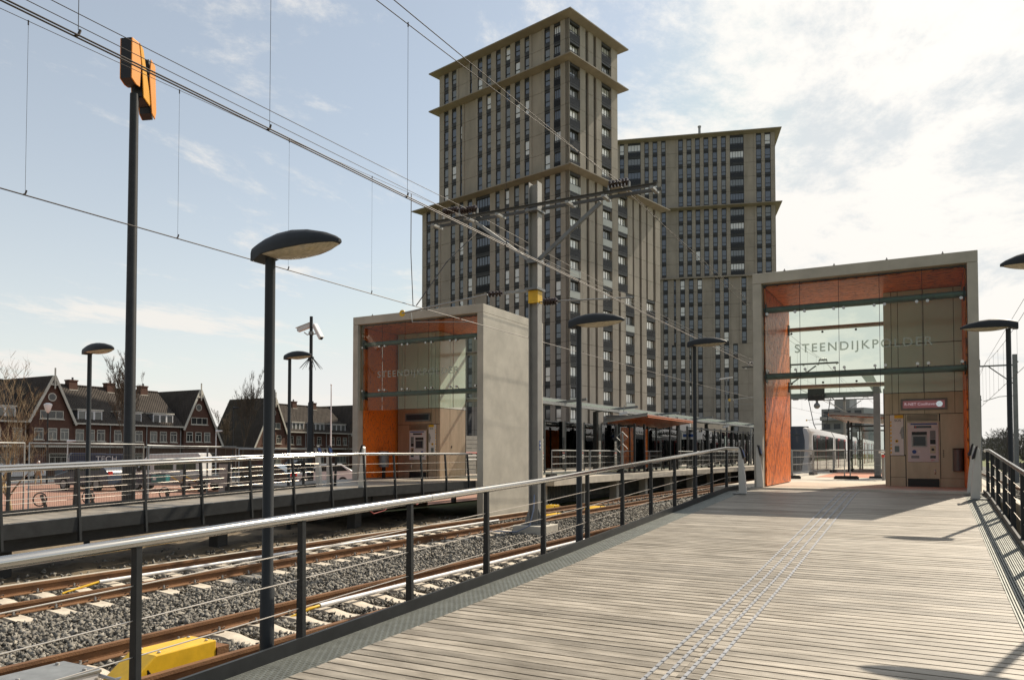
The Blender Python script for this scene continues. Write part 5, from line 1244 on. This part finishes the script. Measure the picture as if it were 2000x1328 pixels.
b = MB(); b.tube([(1.5, .91, .93), (1.0, .92, .62), (.6, .91, .93), (.1, .92, .66), (-.3, .91, .93)], .03, 5); b.build('strap', 'yellow', t, w=False)
t = thing('generator_box', 'small teal equipment box on the trailer drawbar', 'box', (-41.9, 31.4, G+.5), az2)
M['teal'] = mat('teal_paint', (.03, .17, .17), .4); vbox(t, 'case', 'teal', -.45, .45, -.3, .3, .05, .5, bev=.03); vbox(t, 'handle', 'black', -.3, .3, -.02, .02, .5, .58)
vbox(t, 'label', 'white', .15, .35, .301, .306, .2, .4)
o = MB().box(-37.2, -36.2, 31.8, 31.9, G, -.65).build('pale_panel', 'galv'); tag(o, 'grey metal panel standing between the trailer and the black car', 'panel')

# ================================================================ mesh fence, bicycle stands, small things by the car park
def mesh_panel(y0, y1, label, x=-21.05, top=.27):
    t = thing('mesh_fence', label, 'fence', (x, (y0+y1)/2, G), 0, 'mesh fence panels along the far ramp'); z0, z1 = G+.12, top
    b = MB(); b.tube([(x, y0+.04, G), (x, y0+.04, z1), (x, y1-.04, z1), (x, y1-.04, G)], .025, 8); b.tube([(x, y0+.04, z0), (x, y1-.04, z0)], .02, 6); b.build('frame', 'galv', t, smooth=50)
    b = MB(); y = y0+.09
    while y < y1-.08: b.bar((x, y, z0), (x, y, z1), .0055, .0055); y += .05
    z = z0+.22
    while z < z1-.05: b.bar((x, y0+.05, z), (x, y1-.05, z), .005, .005); z += .28
    b.build('wire_mesh', 'wiremesh', t); return t
M['wiremesh'] = mat('fence_wire', (.12, .115, .10), .6, .3)
mesh_panel(8.25, 11.7, 'mesh fence panel at the left edge, behind the first bicycle stands'); mesh_panel(11.75, 15.2, 'mesh fence panel in front of the navy van')
mesh_panel(15.3, 18.75, 'mesh fence panel in front of the minibus', top=.22); mesh_panel(18.8, 22.25, 'mesh fence panel in front of the black car', top=.14)
t = thing('rail_fence', 'thin bright top rail on posts over the mesh panels by the minibus', 'fence', (-21.15, 19, G))
b = MB(); b.tube([(-21.15, 15.35, .24), (-21.15, 23.2, .10)], .028, 8); b.build('top_rail', 'galv', t, smooth=50)
for y in (15.4, 17.6, 20.2, 22.8):
    b = MB(); b.tube([(-21.15, y, G), (-21.15, y, lerp(.24, .10, (y-15.35)/7.85))], .03, 8); b.build('post', 'galv', t, smooth=50)
def stand(x, y, label):
    t = thing('bicycle_stand', label, 'bicycle stand', (x, y, G), 0, 'bicycle stands by the mesh fence')
    b = MB(); b.bar((x, y+.12, G), (x, y-.28, G+1.15), .07, .07); b.build('post', 'dark', t)
    b = MB(); b.tube([(x, y-.32+.19*math.cos(a), G+1.02+.19*math.sin(a)) for a in [2*math.pi*i/16 for i in range(16)]], .02, 6, closed=True); b.build('ring', 'dark', t, smooth=60)
    b = MB(); b.tube([(x-.1, y+.55, G), (x-.1, y+.78, G+.42), (x-.1, y+.86, G+.46), (x-.1, y+.88, G+.38), (x-.1, y+.70, G)], .022, 6); b.build('wheel_loop', 'dark', t, smooth=60)
stand(-22.6, 13.3, 'black bicycle stand with a ring, first from the left edge'); stand(-22.6, 14.75, 'black bicycle stand beside the dark lamp post of the far ramp'); stand(-22.6, 17.4, 'black bicycle stand right of the metro sign pole'); stand(-22.6, 20.4, 'black bicycle stand in front of the black car')
t = thing('bicycle', 'dark bicycle parked at the left edge behind the fence', 'bicycle', (-22.3, 11.35, G)); x = -22.3
for yy in (10.85, 11.9):
    b = MB(); b.tube([(x, yy+.33*math.cos(a), G+.34+.33*math.sin(a)) for a in [2*math.pi*i/20 for i in range(20)]], .022, 6, closed=True)
    for i in range(8): a = math.pi*i/4; b.tube([(x, yy, G+.34), (x, yy+.32*math.cos(a), G+.34+.32*math.sin(a))], .003, 3)
    b.build('wheel', 'black', t, smooth=60)
b = MB(); z = G
for p, q in (((x, 10.85, z+.34), (x, 11.1, z+.85)), ((x, 11.1, z+.85), (x, 11.4, z+.32)), ((x, 11.4, z+.32), (x, 11.9, z+.34)), ((x, 11.1, z+.8), (x, 11.6, z+.8)), ((x, 11.6, z+.88), (x, 11.4, z+.32)), ((x, 11.6, z+.75), (x, 11.9, z+.34))): b.tube([p, q], .018, 6)
b.build('frame', 'carblack', t); b = MB(); b.tube([(x-.28, 11.15, z+1.02), (x-.2, 11.05, z+1.05), (x, 11.08, z+1.0), (x+.2, 11.05, z+1.05), (x+.28, 11.15, z+1.02)], .015, 6); b.tube([(x, 11.1, z+.82), (x, 11.08, z+1.0)], .016, 6); b.build('handlebar', 'galv', t)
b = MB(); b.ball((x, 11.65, z+.93), .13, n=10, k=6, sq=(.7, 1.1, .35)); b.build('saddle', 'black', t, smooth=60)
def small_lamp(x, y, h, label, kind):
    t = thing('street_lamp', label, 'street lamp', (x, y, G)); b = MB()
    b.tube([(x, y, G), (x, y, G+h)], [.07, .05], 8); b.build('pole', 'white' if kind == 'pale' else 'dark', t, smooth=50); b = MB()
    if kind == 'globe': b.lathe([(.05, 0), (.16, .12), (.30, .62), (.26, .72), (.1, .78)], (x, y, G+h-.1), 12)
    elif kind == 'arm': b.bar((x, y, G+h), (x-1.0, y-1.9, G+h+.12), .12, .06)
    else: b.tube([(x, y, G+h), (x+.1, y-.1, G+h+.05), (x+.55, y+.35, G+h+.1)], [.05, .14, .06], 8)
    b.build('lamp_head', 'white' if kind in ('globe', 'pale') else 'dark', t, smooth=50)
small_lamp(-60.6, 35.3, 5.6, 'lamp post with a white bell shaped globe at the left, before the houses', 'globe')
small_lamp(-64, 39, 3.3, 'thin pale lamp post in front of the first gabled house', 'pale'); small_lamp(-68, 60, 7.3, 'dark lamp post in front of the second gable', 'dark')
small_lamp(-66, 56, 4.6, 'thin pale lamp post in front of the pale round window gable', 'pale'); small_lamp(-74, 72, 10.5, 'tall dark lamp post with a long flat arm before the second row', 'arm')
small_lamp(-62, 79, 4.5, 'short dark lamp post before the dormers of the second row', 'dark')
t = thing('flag_pole', 'slim bare white flag pole before the second row of houses', 'flag pole', (-52, 58, G)); b = MB(); b.tube([(-52, 58, G), (-52, 58, 6.7)], [.09, .05], 8); b.build('pole', 'white', t, smooth=50); b = MB(); b.ball((-52, 58, 6.75), .09); b.build('finial', 'white', t)
# person by the far road
t = thing('person', 'person in a tan jacket walking by the far road', 'person', (-57, 32.6, G), .6)
def skin(name, chain, m, parent):
    me = bpy.data.meshes.new(name); vv = [c[0] for c in chain[0]]; me.from_pydata(vv, chain[1], []); o = bpy.data.objects.new(name, me); COL.objects.link(o)
    s = o.modifiers.new('skin', 'SKIN'); sv = me.skin_vertices[0].data
    for i, c in enumerate(chain[0]): sv[i].radius = (c[1], c[2])
    sv[0].use_root = True; o.modifiers.new('sub', 'SUBSURF').levels = 2; me.materials.append(M[m]); o.parent = parent; return o
M['skin'] = mat('skin', (.45, .27, .19), .5); M['tan'] = mat('tan_jacket', (.33, .25, .15), .8); M['jeans'] = mat('dark_trousers', (.03, .035, .05), .8)
V = [((0, 0, .95), .15, .11), ((0, 0, 1.2), .15, .11), ((0, 0, 1.42), .17, .10), ((0, 0, 1.52), .055, .055), ((0, .02, 1.6), .08, .09), ((0, .02, 1.72), .075, .085),
     ((.2, 0, 1.4), .06, .06), ((.25, .05, 1.12), .045, .045), ((.24, .18, .9), .035, .035), ((.235, .22, .82), .03, .02), ((-.2, 0, 1.4), .06, .06), ((-.25, -.06, 1.12), .045, .045), ((-.25, 0, .88), .035, .035), ((-.25, .02, .80), .03, .02),
     ((.09, .02, .85), .09, .09), ((.1, .16, .48), .06, .06), ((.1, .2, .08), .045, .045), ((.1, .34, .04), .035, .03), ((-.09, -.02, .85), .09, .09), ((-.1, -.1, .48), .06, .06), ((-.1, -.3, .12), .045, .045), ((-.1, -.2, .04), .035, .03)]
EE = [(0, 1), (1, 2), (2, 3), (3, 4), (4, 5), (2, 6), (6, 7), (7, 8), (8, 9), (2, 10), (10, 11), (11, 12), (12, 13), (0, 14), (14, 15), (15, 16), (16, 17), (0, 18), (18, 19), (19, 20), (20, 21)]
skin('body', (V, EE), 'tan', t)
b = MB(); b.ball((0, .02, 1.66), .105, n=12, k=8, sq=(.85, 1, 1.25)); b.build('head', 'skin', t, w=False, smooth=60); b = MB(); b.ball((0, -.01, 1.71), .108, n=12, k=8, sq=(.88, 1, 1)); b.build('hair', 'white', t, w=False, smooth=60)
# ================================================================ far platform furniture
t = thing('platform_canopy', 'long flat steel and glass canopy on dark posts along the far platform', 'canopy', (-16.5, 50, FLOOR))
CY = [30, 38, 46, 54, 62, 70, 80]
cx = lambda y: -16.2+bend(y)*1.15
M['frost2'] = glassmat('canopy_glass', (.6, .68, .63), .1, .05, .35, (.45, .5, .46))
for a, c in zip(CY, CY[1:]):
    b = MB(); b.prism([(cx(a)-1.7, a, 2.82), (cx(a)+.9, a, 2.22), (cx(a)+.9, a, 2.26), (cx(a)-1.7, a, 2.86)], (cx(c)-cx(a), c-a-.05, 0)); b.build('roof_glass', 'frost2', t)
    for e in (.92, -1.74):
        b = MB(); b.bar((cx(a)+e, a, 2.28 if e > 0 else 2.85), (cx(c)+e, c-.02, 2.28 if e > 0 else 2.85), .07, .14); b.build('edge_beam', 'galv', t)
    for k in range(5):
        y = a+(c-a)*k/5; b = MB(); b.bar((cx(y)-1.7, y, 2.78), (cx(y)+.9, y, 2.18), .05, .06); b.build('rafter', 'mastgrey', t)
for y in (33, 39.6, 46.5, 53.5, 60, 67, 74):
    b = MB(); b.box(cx(y)-.6, cx(y)-.38, y-.13, y+.13, FLOOR, 2.3); b.build('post', 'dark', t)
    b = MB(); b.bar((cx(y)-.5, y, 2.32), (cx(y)+2.0, y-.1, 2.5), .09, .12); b.build('bracket_arm', 'mastgrey', t)
t = thing('glass_screen', 'row of dark framed glass wind screens at the back of the far platform', 'wind screen', (-17.6, 50, FLOOR))
y = 30.5
while y < 80:
    x = -17.6+bend(y)*1.1; b = MB(); b.box(x-.03, x+.03, y-.04, y+.04, FLOOR, 1.75); b.build('post', 'mastgrey', t)
    b = MB(); b.box(x-.008, x+.008, y+.05, y+2.3, FLOOR+.2, 1.7); b.build('glass_pane', 'glass_dim', t); y += 2.4
t = thing('noise_barrier', 'dark slatted barrier behind the far platform', 'barrier', (-20.2, 50, G))
b = MB()
for k in range(9): b.box(-20.25, -20.15, 28.6, 95, -1.0+.21*k, -.81+.21*k)
b.build('slat_panel', M.setdefault('barrier', mat('dark_barrier', (.30, .29, .27), .7, var=.2)), t)
b = MB()
for k in range(27): b.box(-20.3, -20.1, 28.6+2.5*k, 28.75+2.5*k, G, 1.0)
b.build('post', 'dark', t)
t = thing('guard_rail', 'white double guard rail in front of the dark barrier', 'guard rail', (-19.4, 50, FLOOR))
for z in (-.30, -.12, .02):
    b = MB(); b.tube([(-19.4, 28.6, z), (-19.4, 95, z)], .03, 6); b.build('rail_bar', 'white' if z < 0 else 'redpr', t)
b = MB()
for k in range(22): b.box(-19.43, -19.37, 29+3*k-.03, 29+3*k+.03, FLOOR, .03)
b.build('post', 'galv', t)
t = thing('glass_screen', 'second row of dark framed glass screens beyond the orange shelter', 'wind screen', (-14.6, 60, FLOOR))
y = 50.5
while y < 84:
    x = -15.0+bend(y)*1.1; b = MB(); b.box(x-.05, x+.05, y-.07, y+.07, FLOOR, 1.8); b.build('post', 'dark', t)
    b = MB(); b.box(x-.008, x+.008, y+.08, y+1.45, FLOOR+.15, 1.6); b.build('glass_pane', 'glass_dim', t); b = MB(); b.bar((x, y+.08, 1.7), (x+.12, y+1.45, 1.7), .06, .1); b.build('head_beam', 'dark', t); y += 1.55
# the orange waiting shelter
M['orange_s'] = M['orange_c'].copy(); M['orange_s'].name = 'shaded_orange_strand_ceiling'  # same orange panel, shade under the shelter roof put into its colour
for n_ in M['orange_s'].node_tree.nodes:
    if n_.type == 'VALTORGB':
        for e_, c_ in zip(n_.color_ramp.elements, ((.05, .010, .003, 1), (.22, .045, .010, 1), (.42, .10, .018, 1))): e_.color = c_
def shelter(cx_, y0, y1, zf, zb, w0, w1, label, flip=1):
    t = thing('waiting_shelter', label, 'shelter', (cx_, (y0+y1)/2, FLOOR))
    xf = cx_+w1*flip; xb = cx_-w0*flip
    b = MB(); b.prism([(xf, y0, zf), (xb, y0, zb), (xb, y0, zb+.10), (xf, y0, zf+.10)], (0, y1-y0, 0)); b.build('roof', 'galv', t)
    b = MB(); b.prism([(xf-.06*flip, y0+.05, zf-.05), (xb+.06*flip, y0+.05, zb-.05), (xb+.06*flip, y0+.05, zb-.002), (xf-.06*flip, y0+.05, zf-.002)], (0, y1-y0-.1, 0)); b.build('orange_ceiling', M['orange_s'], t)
    for k in range(6):
        y = lerp(y0, y1, k/5); b = MB(); b.bar((xf+.04*flip, y, zf+.13), (xb-.1*flip, y, zb+.13), .08, .07); b.build('roof_rib', 'mastgrey', t)
    b = MB(); b.box(min(xf, xf+.05*flip), max(xf, xf+.05*flip), y0, y1, zf-.07, zf-.03); b.box(min(xf, xf+.05*flip), max(xf, xf+.05*flip), y0, y1, zf+.02, zf+.05); b.build('fascia', M.setdefault('fasc', mat('orange_fascia', (.75, .2, .04), .3)), t)
    x1 = cx_+(w1-.9)*flip; x0 = cx_-(w0-.5)*flip; n = 5
    for k in range(n+1):
        y = lerp(y0+.6, y1-.6, k/n)
        for x in (x0, x1):
            if x == x1 and k in (2, 3): continue
            b = MB(); b.box(x-.05, x+.05, y-.06, y+.06, FLOOR, (zf+zb)/2-.2); b.build('post', 'dark', t)
    for k in range(n):
        a, c = lerp(y0+.6, y1-.6, k/n)+.07, lerp(y0+.6, y1-.6, (k+1)/n)-.07
        b = MB(); b.box(x0-.01, x0+.01, a, c, FLOOR+.15, 1.4); b.build('back_panel', 'orange' if k < 3 else 'glass_dim', t)
        if k not in (1, 2): b = MB(); b.box(x1-.008, x1+.008, a, c, FLOOR+.15, 1.4); b.build('glass_pane', 'glass_dim', t)
    xa, xc = min(x0, x1)+.06, max(x0, x1)-.06
    for y in (y0+.6, y1-.6): b = MB(); b.box(xa, xc, y-.008, y+.008, FLOOR+.15, 1.4); b.build('end_pane', 'glass_dim', t)
    b = MB(); b.box(xa, xc, y0+.55, y0+.65, 1.41, 1.5); b.box(xa, xc, y1-.65, y1-.55, 1.41, 1.5); b.build('head_beam', 'dark', t)
    b = MB(); b.box(min(x0+.15*flip, x0+.6*flip), max(x0+.15*flip, x0+.6*flip), y0+1.5, y1-1.5, FLOOR+.42, FLOOR+.47)
    b.box(x0+.3*flip-.03, x0+.3*flip+.03, y0+2, y0+2.08, FLOOR, FLOOR+.42); b.box(x0+.3*flip-.03, x0+.3*flip+.03, y1-2.08, y1-2, FLOOR, FLOOR+.42); b.build('bench', 'galv', t)
    return t
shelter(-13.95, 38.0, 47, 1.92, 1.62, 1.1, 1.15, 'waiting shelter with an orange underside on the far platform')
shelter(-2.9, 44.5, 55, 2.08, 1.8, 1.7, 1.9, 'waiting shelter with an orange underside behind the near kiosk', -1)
def tempfence(pts, label, grp, zt=1.12):
    t = thing('barrier_fence', label, 'barrier fence', ((pts[0][0]+pts[1][0])/2, (pts[0][1]+pts[1][1])/2, FLOOR), 0, grp)
    (x0, y0), (x1, y1) = pts; d = Vector((x1-x0, y1-y0, 0)).normalized(); p = Vector((x0, y0, FLOOR))+d*.05; q = Vector((x1, y1, FLOOR))-d*.05; U_ = Vector((0, 0, 1))
    b = MB(); b.tube([p+U_*.04, p+U_*zt, q+U_*zt, q+U_*.04], .024, 8); b.build('frame', 'galv', t, smooth=50)
    b = MB()
    for h in (.2, .55, .85): b.tube([p+U_*h, q+U_*h], .007, 5)
    n = int((q-p).length/.14)
    for i in range(1, n): c = p.lerp(q, i/n); b.bar(c+U_*.2, c+U_*(zt-.02), .004, .004)
    b.build('wire_mesh', 'galv', t)
    for c in (p, q):
        nn = Vector((-d.y, d.x, 0)); b = MB(); b.bar(c-d*.38+U_*.05, c+d*.3+U_*.05, .22, .10); b.bar(c-d*.34+U_*.115, c-d*.1+U_*.115, .2, .03); b.bar(c+d*.02+U_*.115, c+d*.26+U_*.115, .2, .03); b.build('foot_block', 'black', t)
    return t
names = ['first barrier fence panel from the mast on the far platform', 'second barrier fence panel from the mast on the far platform', 'barrier fence panel in front of the orange shelter', 'barrier fence panel at the left of the diamond sign', 'barrier fence panel right of the diamond sign', 'barrier fence panel behind the third lamp of the deck', 'barrier fence panel right of the third lamp of the deck', 'last barrier fence panel before the near portal']
for k in range(8):
    y = 29.5+4.05*k; tempfence([(-14.3+bend(y), y), (-14.3+bend(y+4), y+4.0)], names[k], 'barrier fences on the far platform')
GN = 'barrier fences on the near platform'
tempfence([(-4.85, 31.9), (-2.9, 32.3)], 'barrier fence panel across the near platform by the orange wall', GN); tempfence([(-2.8, 32.3), (-.8, 32.6)], 'barrier fence panel across the near platform by the kiosk', GN)
tempfence([(-4.9, 32.3), (-4.8, 37.8)], 'barrier fence panel along the platform edge beside the tram front', GN); tempfence([(-4.8, 38.1), (-4.5, 43.4)], 'barrier fence panel along the platform edge beside the tram doors', GN); tempfence([(-4.5, 43.7), (-4.1, 49)], 'farthest barrier fence panel beside the tram', GN)
# diamonds sign, display, posts
t = thing('diamond_sign', 'thin pole with two open diamond frames beside the track', 'sign', (-9.75, 26.2, G)); x, y = -9.75, 26.2
b = MB(); b.tube([(x, y, G), (x, y, .78)], .035, 8); b.build('pole', 'galv', t, smooth=50)
ex = Vector((math.cos(.35), math.sin(.35), 0))
for zc in (.58, .16):
    b = MB(); c = Vector((x, y-.05, zc)); b.tube([c+Vector((0, 0, .2)), c+ex*.2, c-Vector((0, 0, .2)), c-ex*.2], .013, 4, closed=True); b.build('diamond_frame', 'galv', t)
def info(x, y, label, z0=.85):
    t = thing('information_display', label, 'display', (x, y, FLOOR)); b = MB(); b.box(x-.06, x+.06, y-.06, y+.06, FLOOR, 2.1); b.build('post', 'galv', t)
    b = MB(); b.bar((x, y, 2.1), (x+1.3, y-.1, 2.18), .08, .10); b.build('arm', 'mastgrey', t); b = MB(); b.box(x+.25, x+1.3, y-.22, y-.02, 1.2, 1.85); o = b.build('case', 'galv', t, bev=.01)
    b = MB(); b.box(x+.31, x+1.24, y-.23, y-.221, 1.27, 1.78); b.build('screen', 'screen', o)
    b = MB()
    for k in range(3): b.box(x+.38, x+1.0-.1*k, y-.234, y-.231, 1.62-.13*k, 1.68-.13*k)
    b.build('display_line', 'disp_on', o)
info(-13.2, 66, 'platform display on a post near the orange wall of the near portal'); 
t = thing('info_board', 'white map board hanging at the orange shelter end', 'board', (-14.2, 51.5, 1.0)); b = MB(); b.box(-14.9, -13.5, 51.45, 51.5, .95, 1.42); b.build('panel', 'white', t); b = MB(); b.box(-14.8, -14.0, 51.44, 51.449, 1.1, 1.3); b.build('map_print', 'blue', t); b = MB(); b.box(-14.25, -14.15, 51.5, 51.6, FLOOR, 1.5); b.build('post', 'dark', t)
def cctv(x, y, z, label, pole=True):
    t = thing('security_camera', label, 'camera', (x, y, z)); b = MB(); b.bar((x-.22, y-.1, z), (x+.2, y+.1, z+.1), .13, .14); b.build('camera', 'white', t, bev=.02); b = MB(); b.tube([(x, y, z+.05), (x+.05, y+.02, z+.5)], .025, 6); b.build('bracket', 'galv', t)
cctv(-14.6, 39.4, 2.1, 'white security camera under the canopy arm of the far platform'); cctv(-13.9, 60, 2.0, 'white security camera behind the third lamp, on the far platform'); 
for x, y, h, lab in ((-15.2, 66, 6.4, 'slim grey pole before the second tower, left one'), (-12.0, 74, 5.4, 'slim grey pole before the second tower, right one')):
    t = thing('light_pole', lab, 'pole', (x, y, FLOOR)); b = MB(); b.tube([(x, y, FLOOR), (x, y, h)], [.09, .06], 8); b.build('pole', 'mastgrey', t, smooth=50); b = MB(); b.bar((x-.5, y-.3, h-.1), (x+.5, y+.1, h+.05), .2, .1); b.build('lamp_head', 'white', t)
t = thing('parked_truck', 'truck with a dark box body and white cab, only its top above the shelter', 'truck', (-22, 67.6, G), R(28))
vbox(t, 'box_body', 'carblack', -4.6, 1.2, -1.25, 1.25, 1.0, 5.75); vbox(t, 'cab', 'carwhite', 1.25, 3.0, -1.2, 1.2, .6, 5.6, bev=.25); vbox(t, 'windscreen', 'carglass', 2.95, 3.02, -1.0, 1.0, 2.2, 3.4); vbox(t, 'chassis', 'black', -4.5, 3.0, -1.1, 1.1, .5, .98)
for s in (-1, 1):
    for x in (-3.4, -2.2, 2.1): b = MB(); b.tube([(x, s*.85, .5), (x, s*1.2, .5)], .5, 14); b.build('wheel', 'tyre', t, w=False)
# near platform: portal frame post with glass bracket, sign box, bollard
t = thing('canopy_frame', 'dark steel frame post with a glass bracket and cross beam on the near platform', 'canopy frame', (-1.9, 34.3, FLOOR))
b = MB(); b.box(-2.02, -1.78, 34.2, 34.5, FLOOR, 2.75); b.build('post', 'mastgrey', t); b = MB(); b.box(-1.66, -.95, 34.3, 34.6, FLOOR, 2.6); b.build('wide_post', 'dark', t)
b = MB(); b.box(-2.2, -1.6, 34.05, 34.7, FLOOR, FLOOR+.07); b.build('base_plate', 'dark', t); b = MB(); b.prism([(-2.0, 34.3, 2.45), (-1.7, 34.3, 2.45), (-2.0, 34.3, 3.15), (-2.45, 34.3, 3.15)], (0, .05, 0)); b.build('bracket_pane', 'frost', t)
b = MB(); b.box(-6.6, -2.03, 34.3, 34.42, 2.30, 2.52); b.build('cross_beam', 'tube_green', t)
t = thing('signal_box', 'dark box sign hanging from the cross beam with a dome camera', 'sign box', (-4.1, 34.2, 2.2)); b = MB(); b.box(-4.5, -3.85, 34.12, 34.28, 2.2, 2.72); b.build('case', 'dark', t, bev=.01); b = MB(); b.tube([(-4.2, 34.2, 2.72), (-4.2, 34.2, 3.15)], .02, 6); b.build('rod', 'galv', t); b = MB(); b.ball((-4.15, 34.2, 1.98), .13); b.tube([(-4.15, 34.2, 2.2), (-4.15, 34.2, 2.02)], .05, 8); b.build('dome_camera', 'mastgrey', t, smooth=60)
t = thing('bollard', 'short grey bollard with a red lamp beside the kiosk', 'bollard', (-1.55, 31.5, FLOOR)); b = MB(); b.tube([(-1.55, 31.5, FLOOR), (-1.55, 31.5, -.05)], .06, 10); b.build('post', 'galv', t, smooth=50); b = MB(); b.box(-1.7, -1.4, 31.4, 31.6, .0, .08); b.build('cap', 'white', t); b = MB(); b.ball((-1.55, 31.42, -.1), .06); b.build('lamp', 'redpr', t)

# ================================================================ tram
t = thing('tram', 'white and red tram with a black front standing at the near platform', 'tram', (-7.12, 44.5, RAIL)); x = -7.12
z0, z1 = RAIL+.32, 1.52
sec = [(-1.30, z0), (1.30, z0), (1.33, z0+.9), (1.31, z1-.42), (1.14, z1-.1), (.8, z1), (-.8, z1), (-1.14, z1-.1), (-1.31, z1-.42), (-1.33, z0+.9)]
M['tramwhite'] = mat('tram_white', (.50, .485, .47), .3, coat=.4, var=.04); M['tramred'] = mat('tram_red', (.42, .035, .04), .3, coat=.4); M['tramblack'] = mat('tram_black', (.014, .015, .017), .12, coat=.6)
def tramcar(y0, y1, nose):
    b = MB(); k = len(sec); rows = [(y0, .82, .0), (y0+.12, .92, 0), (y0+.5, .985, 0), (y0+1.2, 1, 0), (y1, 1, 0)] if nose else [(y0, 1, 0), (y1, 1, 0)]
    for y, s, _ in rows:
        for px, pz in sec:
            dz = (.0 if pz < 0 else -(1-s)*.7); dy = ((pz-z0)/(z1-z0))**2*.75*(1-min(1, (y-y0)/1.2)) if nose else 0
            b.v.append((x+px*s, y+dy, pz+dz))
    for i in range(len(rows)-1):
        for j in range(k): b.f.append([i*k+j, i*k+(j+1) % k, (i+1)*k+(j+1) % k, (i+1)*k+j]); b.m.append(0)
    b.f.append(list(range(k))[::-1]); b.m.append(0); n = (len(rows)-1)*k; b.f.append([n+j for j in range(k)]); b.m.append(0)
    b.build('body', 'tramwhite', t, smooth=35)
    yy = y0+(1.5 if nose else .5); i = 0
    while yy < y1-1.4:
        for s in (-1, 1):
            if i % 3 == 1:
                b = MB(); xx = x+s*1.335; b.box(min(xx, xx+s*.02), max(xx, xx+s*.02), yy, yy+1.25, z0+.05, z1-.46); o = b.build('door', 'tramred', t)
                b = MB(); xx = x+s*1.357
                for q in (0, 1): b.box(min(xx, xx+s*.01), max(xx, xx+s*.01), yy+.08+.6*q, yy+.57+.6*q, z0+.3, z1-.62)
                b.build('door_glass', 'carglass', o)
            else:
                b = MB(); xx = x+s*1.332; b.box(min(xx, xx+s*.012), max(xx, xx+s*.012), yy, yy+1.38, z0+.85, z1-.46); b.build('side_window', 'carglass', t)
        yy += 1.42; i += 1
    b = MB(); b.box(x-1.1, x+1.1, y0+.8, y1-.2, RAIL+.02, z0+.02); b.build('bogie', 'tyre', t)
for a, c, n in ((44.5, 56.5, True), (57, 66, False), (66.5, 76, False), (77.2, 87, False), (87.5, 97, False), (97.5, 107, False)):
    tramcar(a, c, n)
    if n is False: b = MB(); b.box(x-1.15, x+1.15, a-.5, a, z0+.1, z1-.25); b.build('bellows', 'tyre', t)
b = MB(); fz = lambda z: 44.5+((z-z0)/(z1-z0))**2*.75-.04
zz_ = [z0+.85, z0+1.5, z0+2.0, z0+2.5, z1-.02]; hw = [1.20, 1.25, 1.27, 1.25, 1.12]
for z, w in zip(zz_, hw):
    for e in (-1, -.7, .7, 1): b.v.append((x+w*e, fz(z)-.03+(.5 if abs(e) == 1 else 0), z))
for i in range(4):
    for j in range(3): b.f.append([i*4+j, i*4+j+1, i*4+5+j, i*4+4+j]); b.m.append(0)
b.build('windscreen', 'tramblack', t, smooth=60)
b = MB(); b.box(x-.75, x+.75, fz(1.0)-.04, fz(1.0)-.01, .82, 1.06); b.build('destination_display', 'screen', t)
for s in (-1, 1):
    b = MB(); b.ball((x+s*.72, 44.46, z0+.62), .13, n=12, k=6, sq=(1.4, .5, .7)); b.build('head_lamp', 'lampwhite', t, smooth=60); b = MB(); b.bar((x+s*1.3, 45.1, z0+1.55), (x+s*1.52, 44.8, z0+1.5), .06, .3); b.build('mirror', 'black', t)
text('RET', .28, 'redpr', 'tram_lettering', t, (x+.08, 44.46, z0+.28), (1, 0, 0), (0, 0, 1), ext=.002); text('e+o', .26, 'redpr', 'tram_lettering', t, (x+.88, 44.52, z0+.28), (1, .12, 0), (0, 0, 1), ext=.002) if False else None
b = MB(); b.box(x-1.2, x+1.2, 44.35, 44.7, z0-.1, z0+.2); b.build('bumper', 'mastgrey', t, bev=.04)
b = MB(); py = 60; b.tube([(x-.12, py, z1), (x-.45, py+.4, z1+.6), (x-.75, py, 4.0)], .03, 6); b.tube([(x+.12, py, z1), (x+.45, py+.4, z1+.6), (x+.75, py, 4.0)], .03, 6); b.tube([(x-1.0, py, 3.92), (x-.8, py, 4.05), (x+.8, py, 4.05), (x+1.0, py, 3.92)], .035, 6); b.tube([(x-.45, py+.4, z1+.6), (x+.45, py+.4, z1+.6)], .03, 6); b.build('pantograph', 'dark', t)

# ================================================================ right hand side
b = MB(); g = random.Random(5)
M['bare_wood'] = mat('winter_wood', (.15, .14, .125), .95, var=.3, vs_=.4)  # natural colour of bare twigs
for i in range(130):
    cx_ = 14+g.random()**.8*110; cy = 285+g.random()*30; hh = g.uniform(7, 11)*(1 if cx_ > 17 else .75); rr = g.uniform(4, 6.5)
    b.tube([(cx_, cy, G), (cx_, cy, G+hh*.7)], [.3, .1], 5)
    for k in range(420):
        a = g.uniform(0, 6.28); u = g.random()**.5*rr; z = G+hh*.04+g.random()*hh*.96; s = .5+.7*g.random(); u *= math.sqrt(max(.25, 1-((z-G-hh*.45)/(hh*.58))**2))
        p = Vector((cx_+u*math.cos(a), cy+u*math.sin(a), z)); d = Vector((g.gauss(0, 1), g.gauss(0, 1), g.gauss(.4, .6))).normalized()*s
        b.face([p-d, p+Vector((d.z*.3, 0, .12)), p+d])
o = b.build('treeline', 'bare_wood'); o['kind'] = 'stuff'
t = thing('boundary_fence', 'dark low fence between the right hand track and the field', 'fence', (8.3, 60, G)); b = MB()
b.box(8.28, 8.32, 14, 140, G+.1, G+1.35); b.build('panel', 'soffit_dark', t); b = MB()
for k in range(40): b.box(8.24, 8.36, 14+3.2*k, 14.1+3.2*k, G, G+1.45)
b.build('post', 'dark', t)
o = MB().box(1.95, 2.15, 13, 150, G, FLOOR-.3).build('platform_edge_wall', 'conc_light'); tag(o, 'pale concrete edge wall below the right side of the near platform', 'wall')
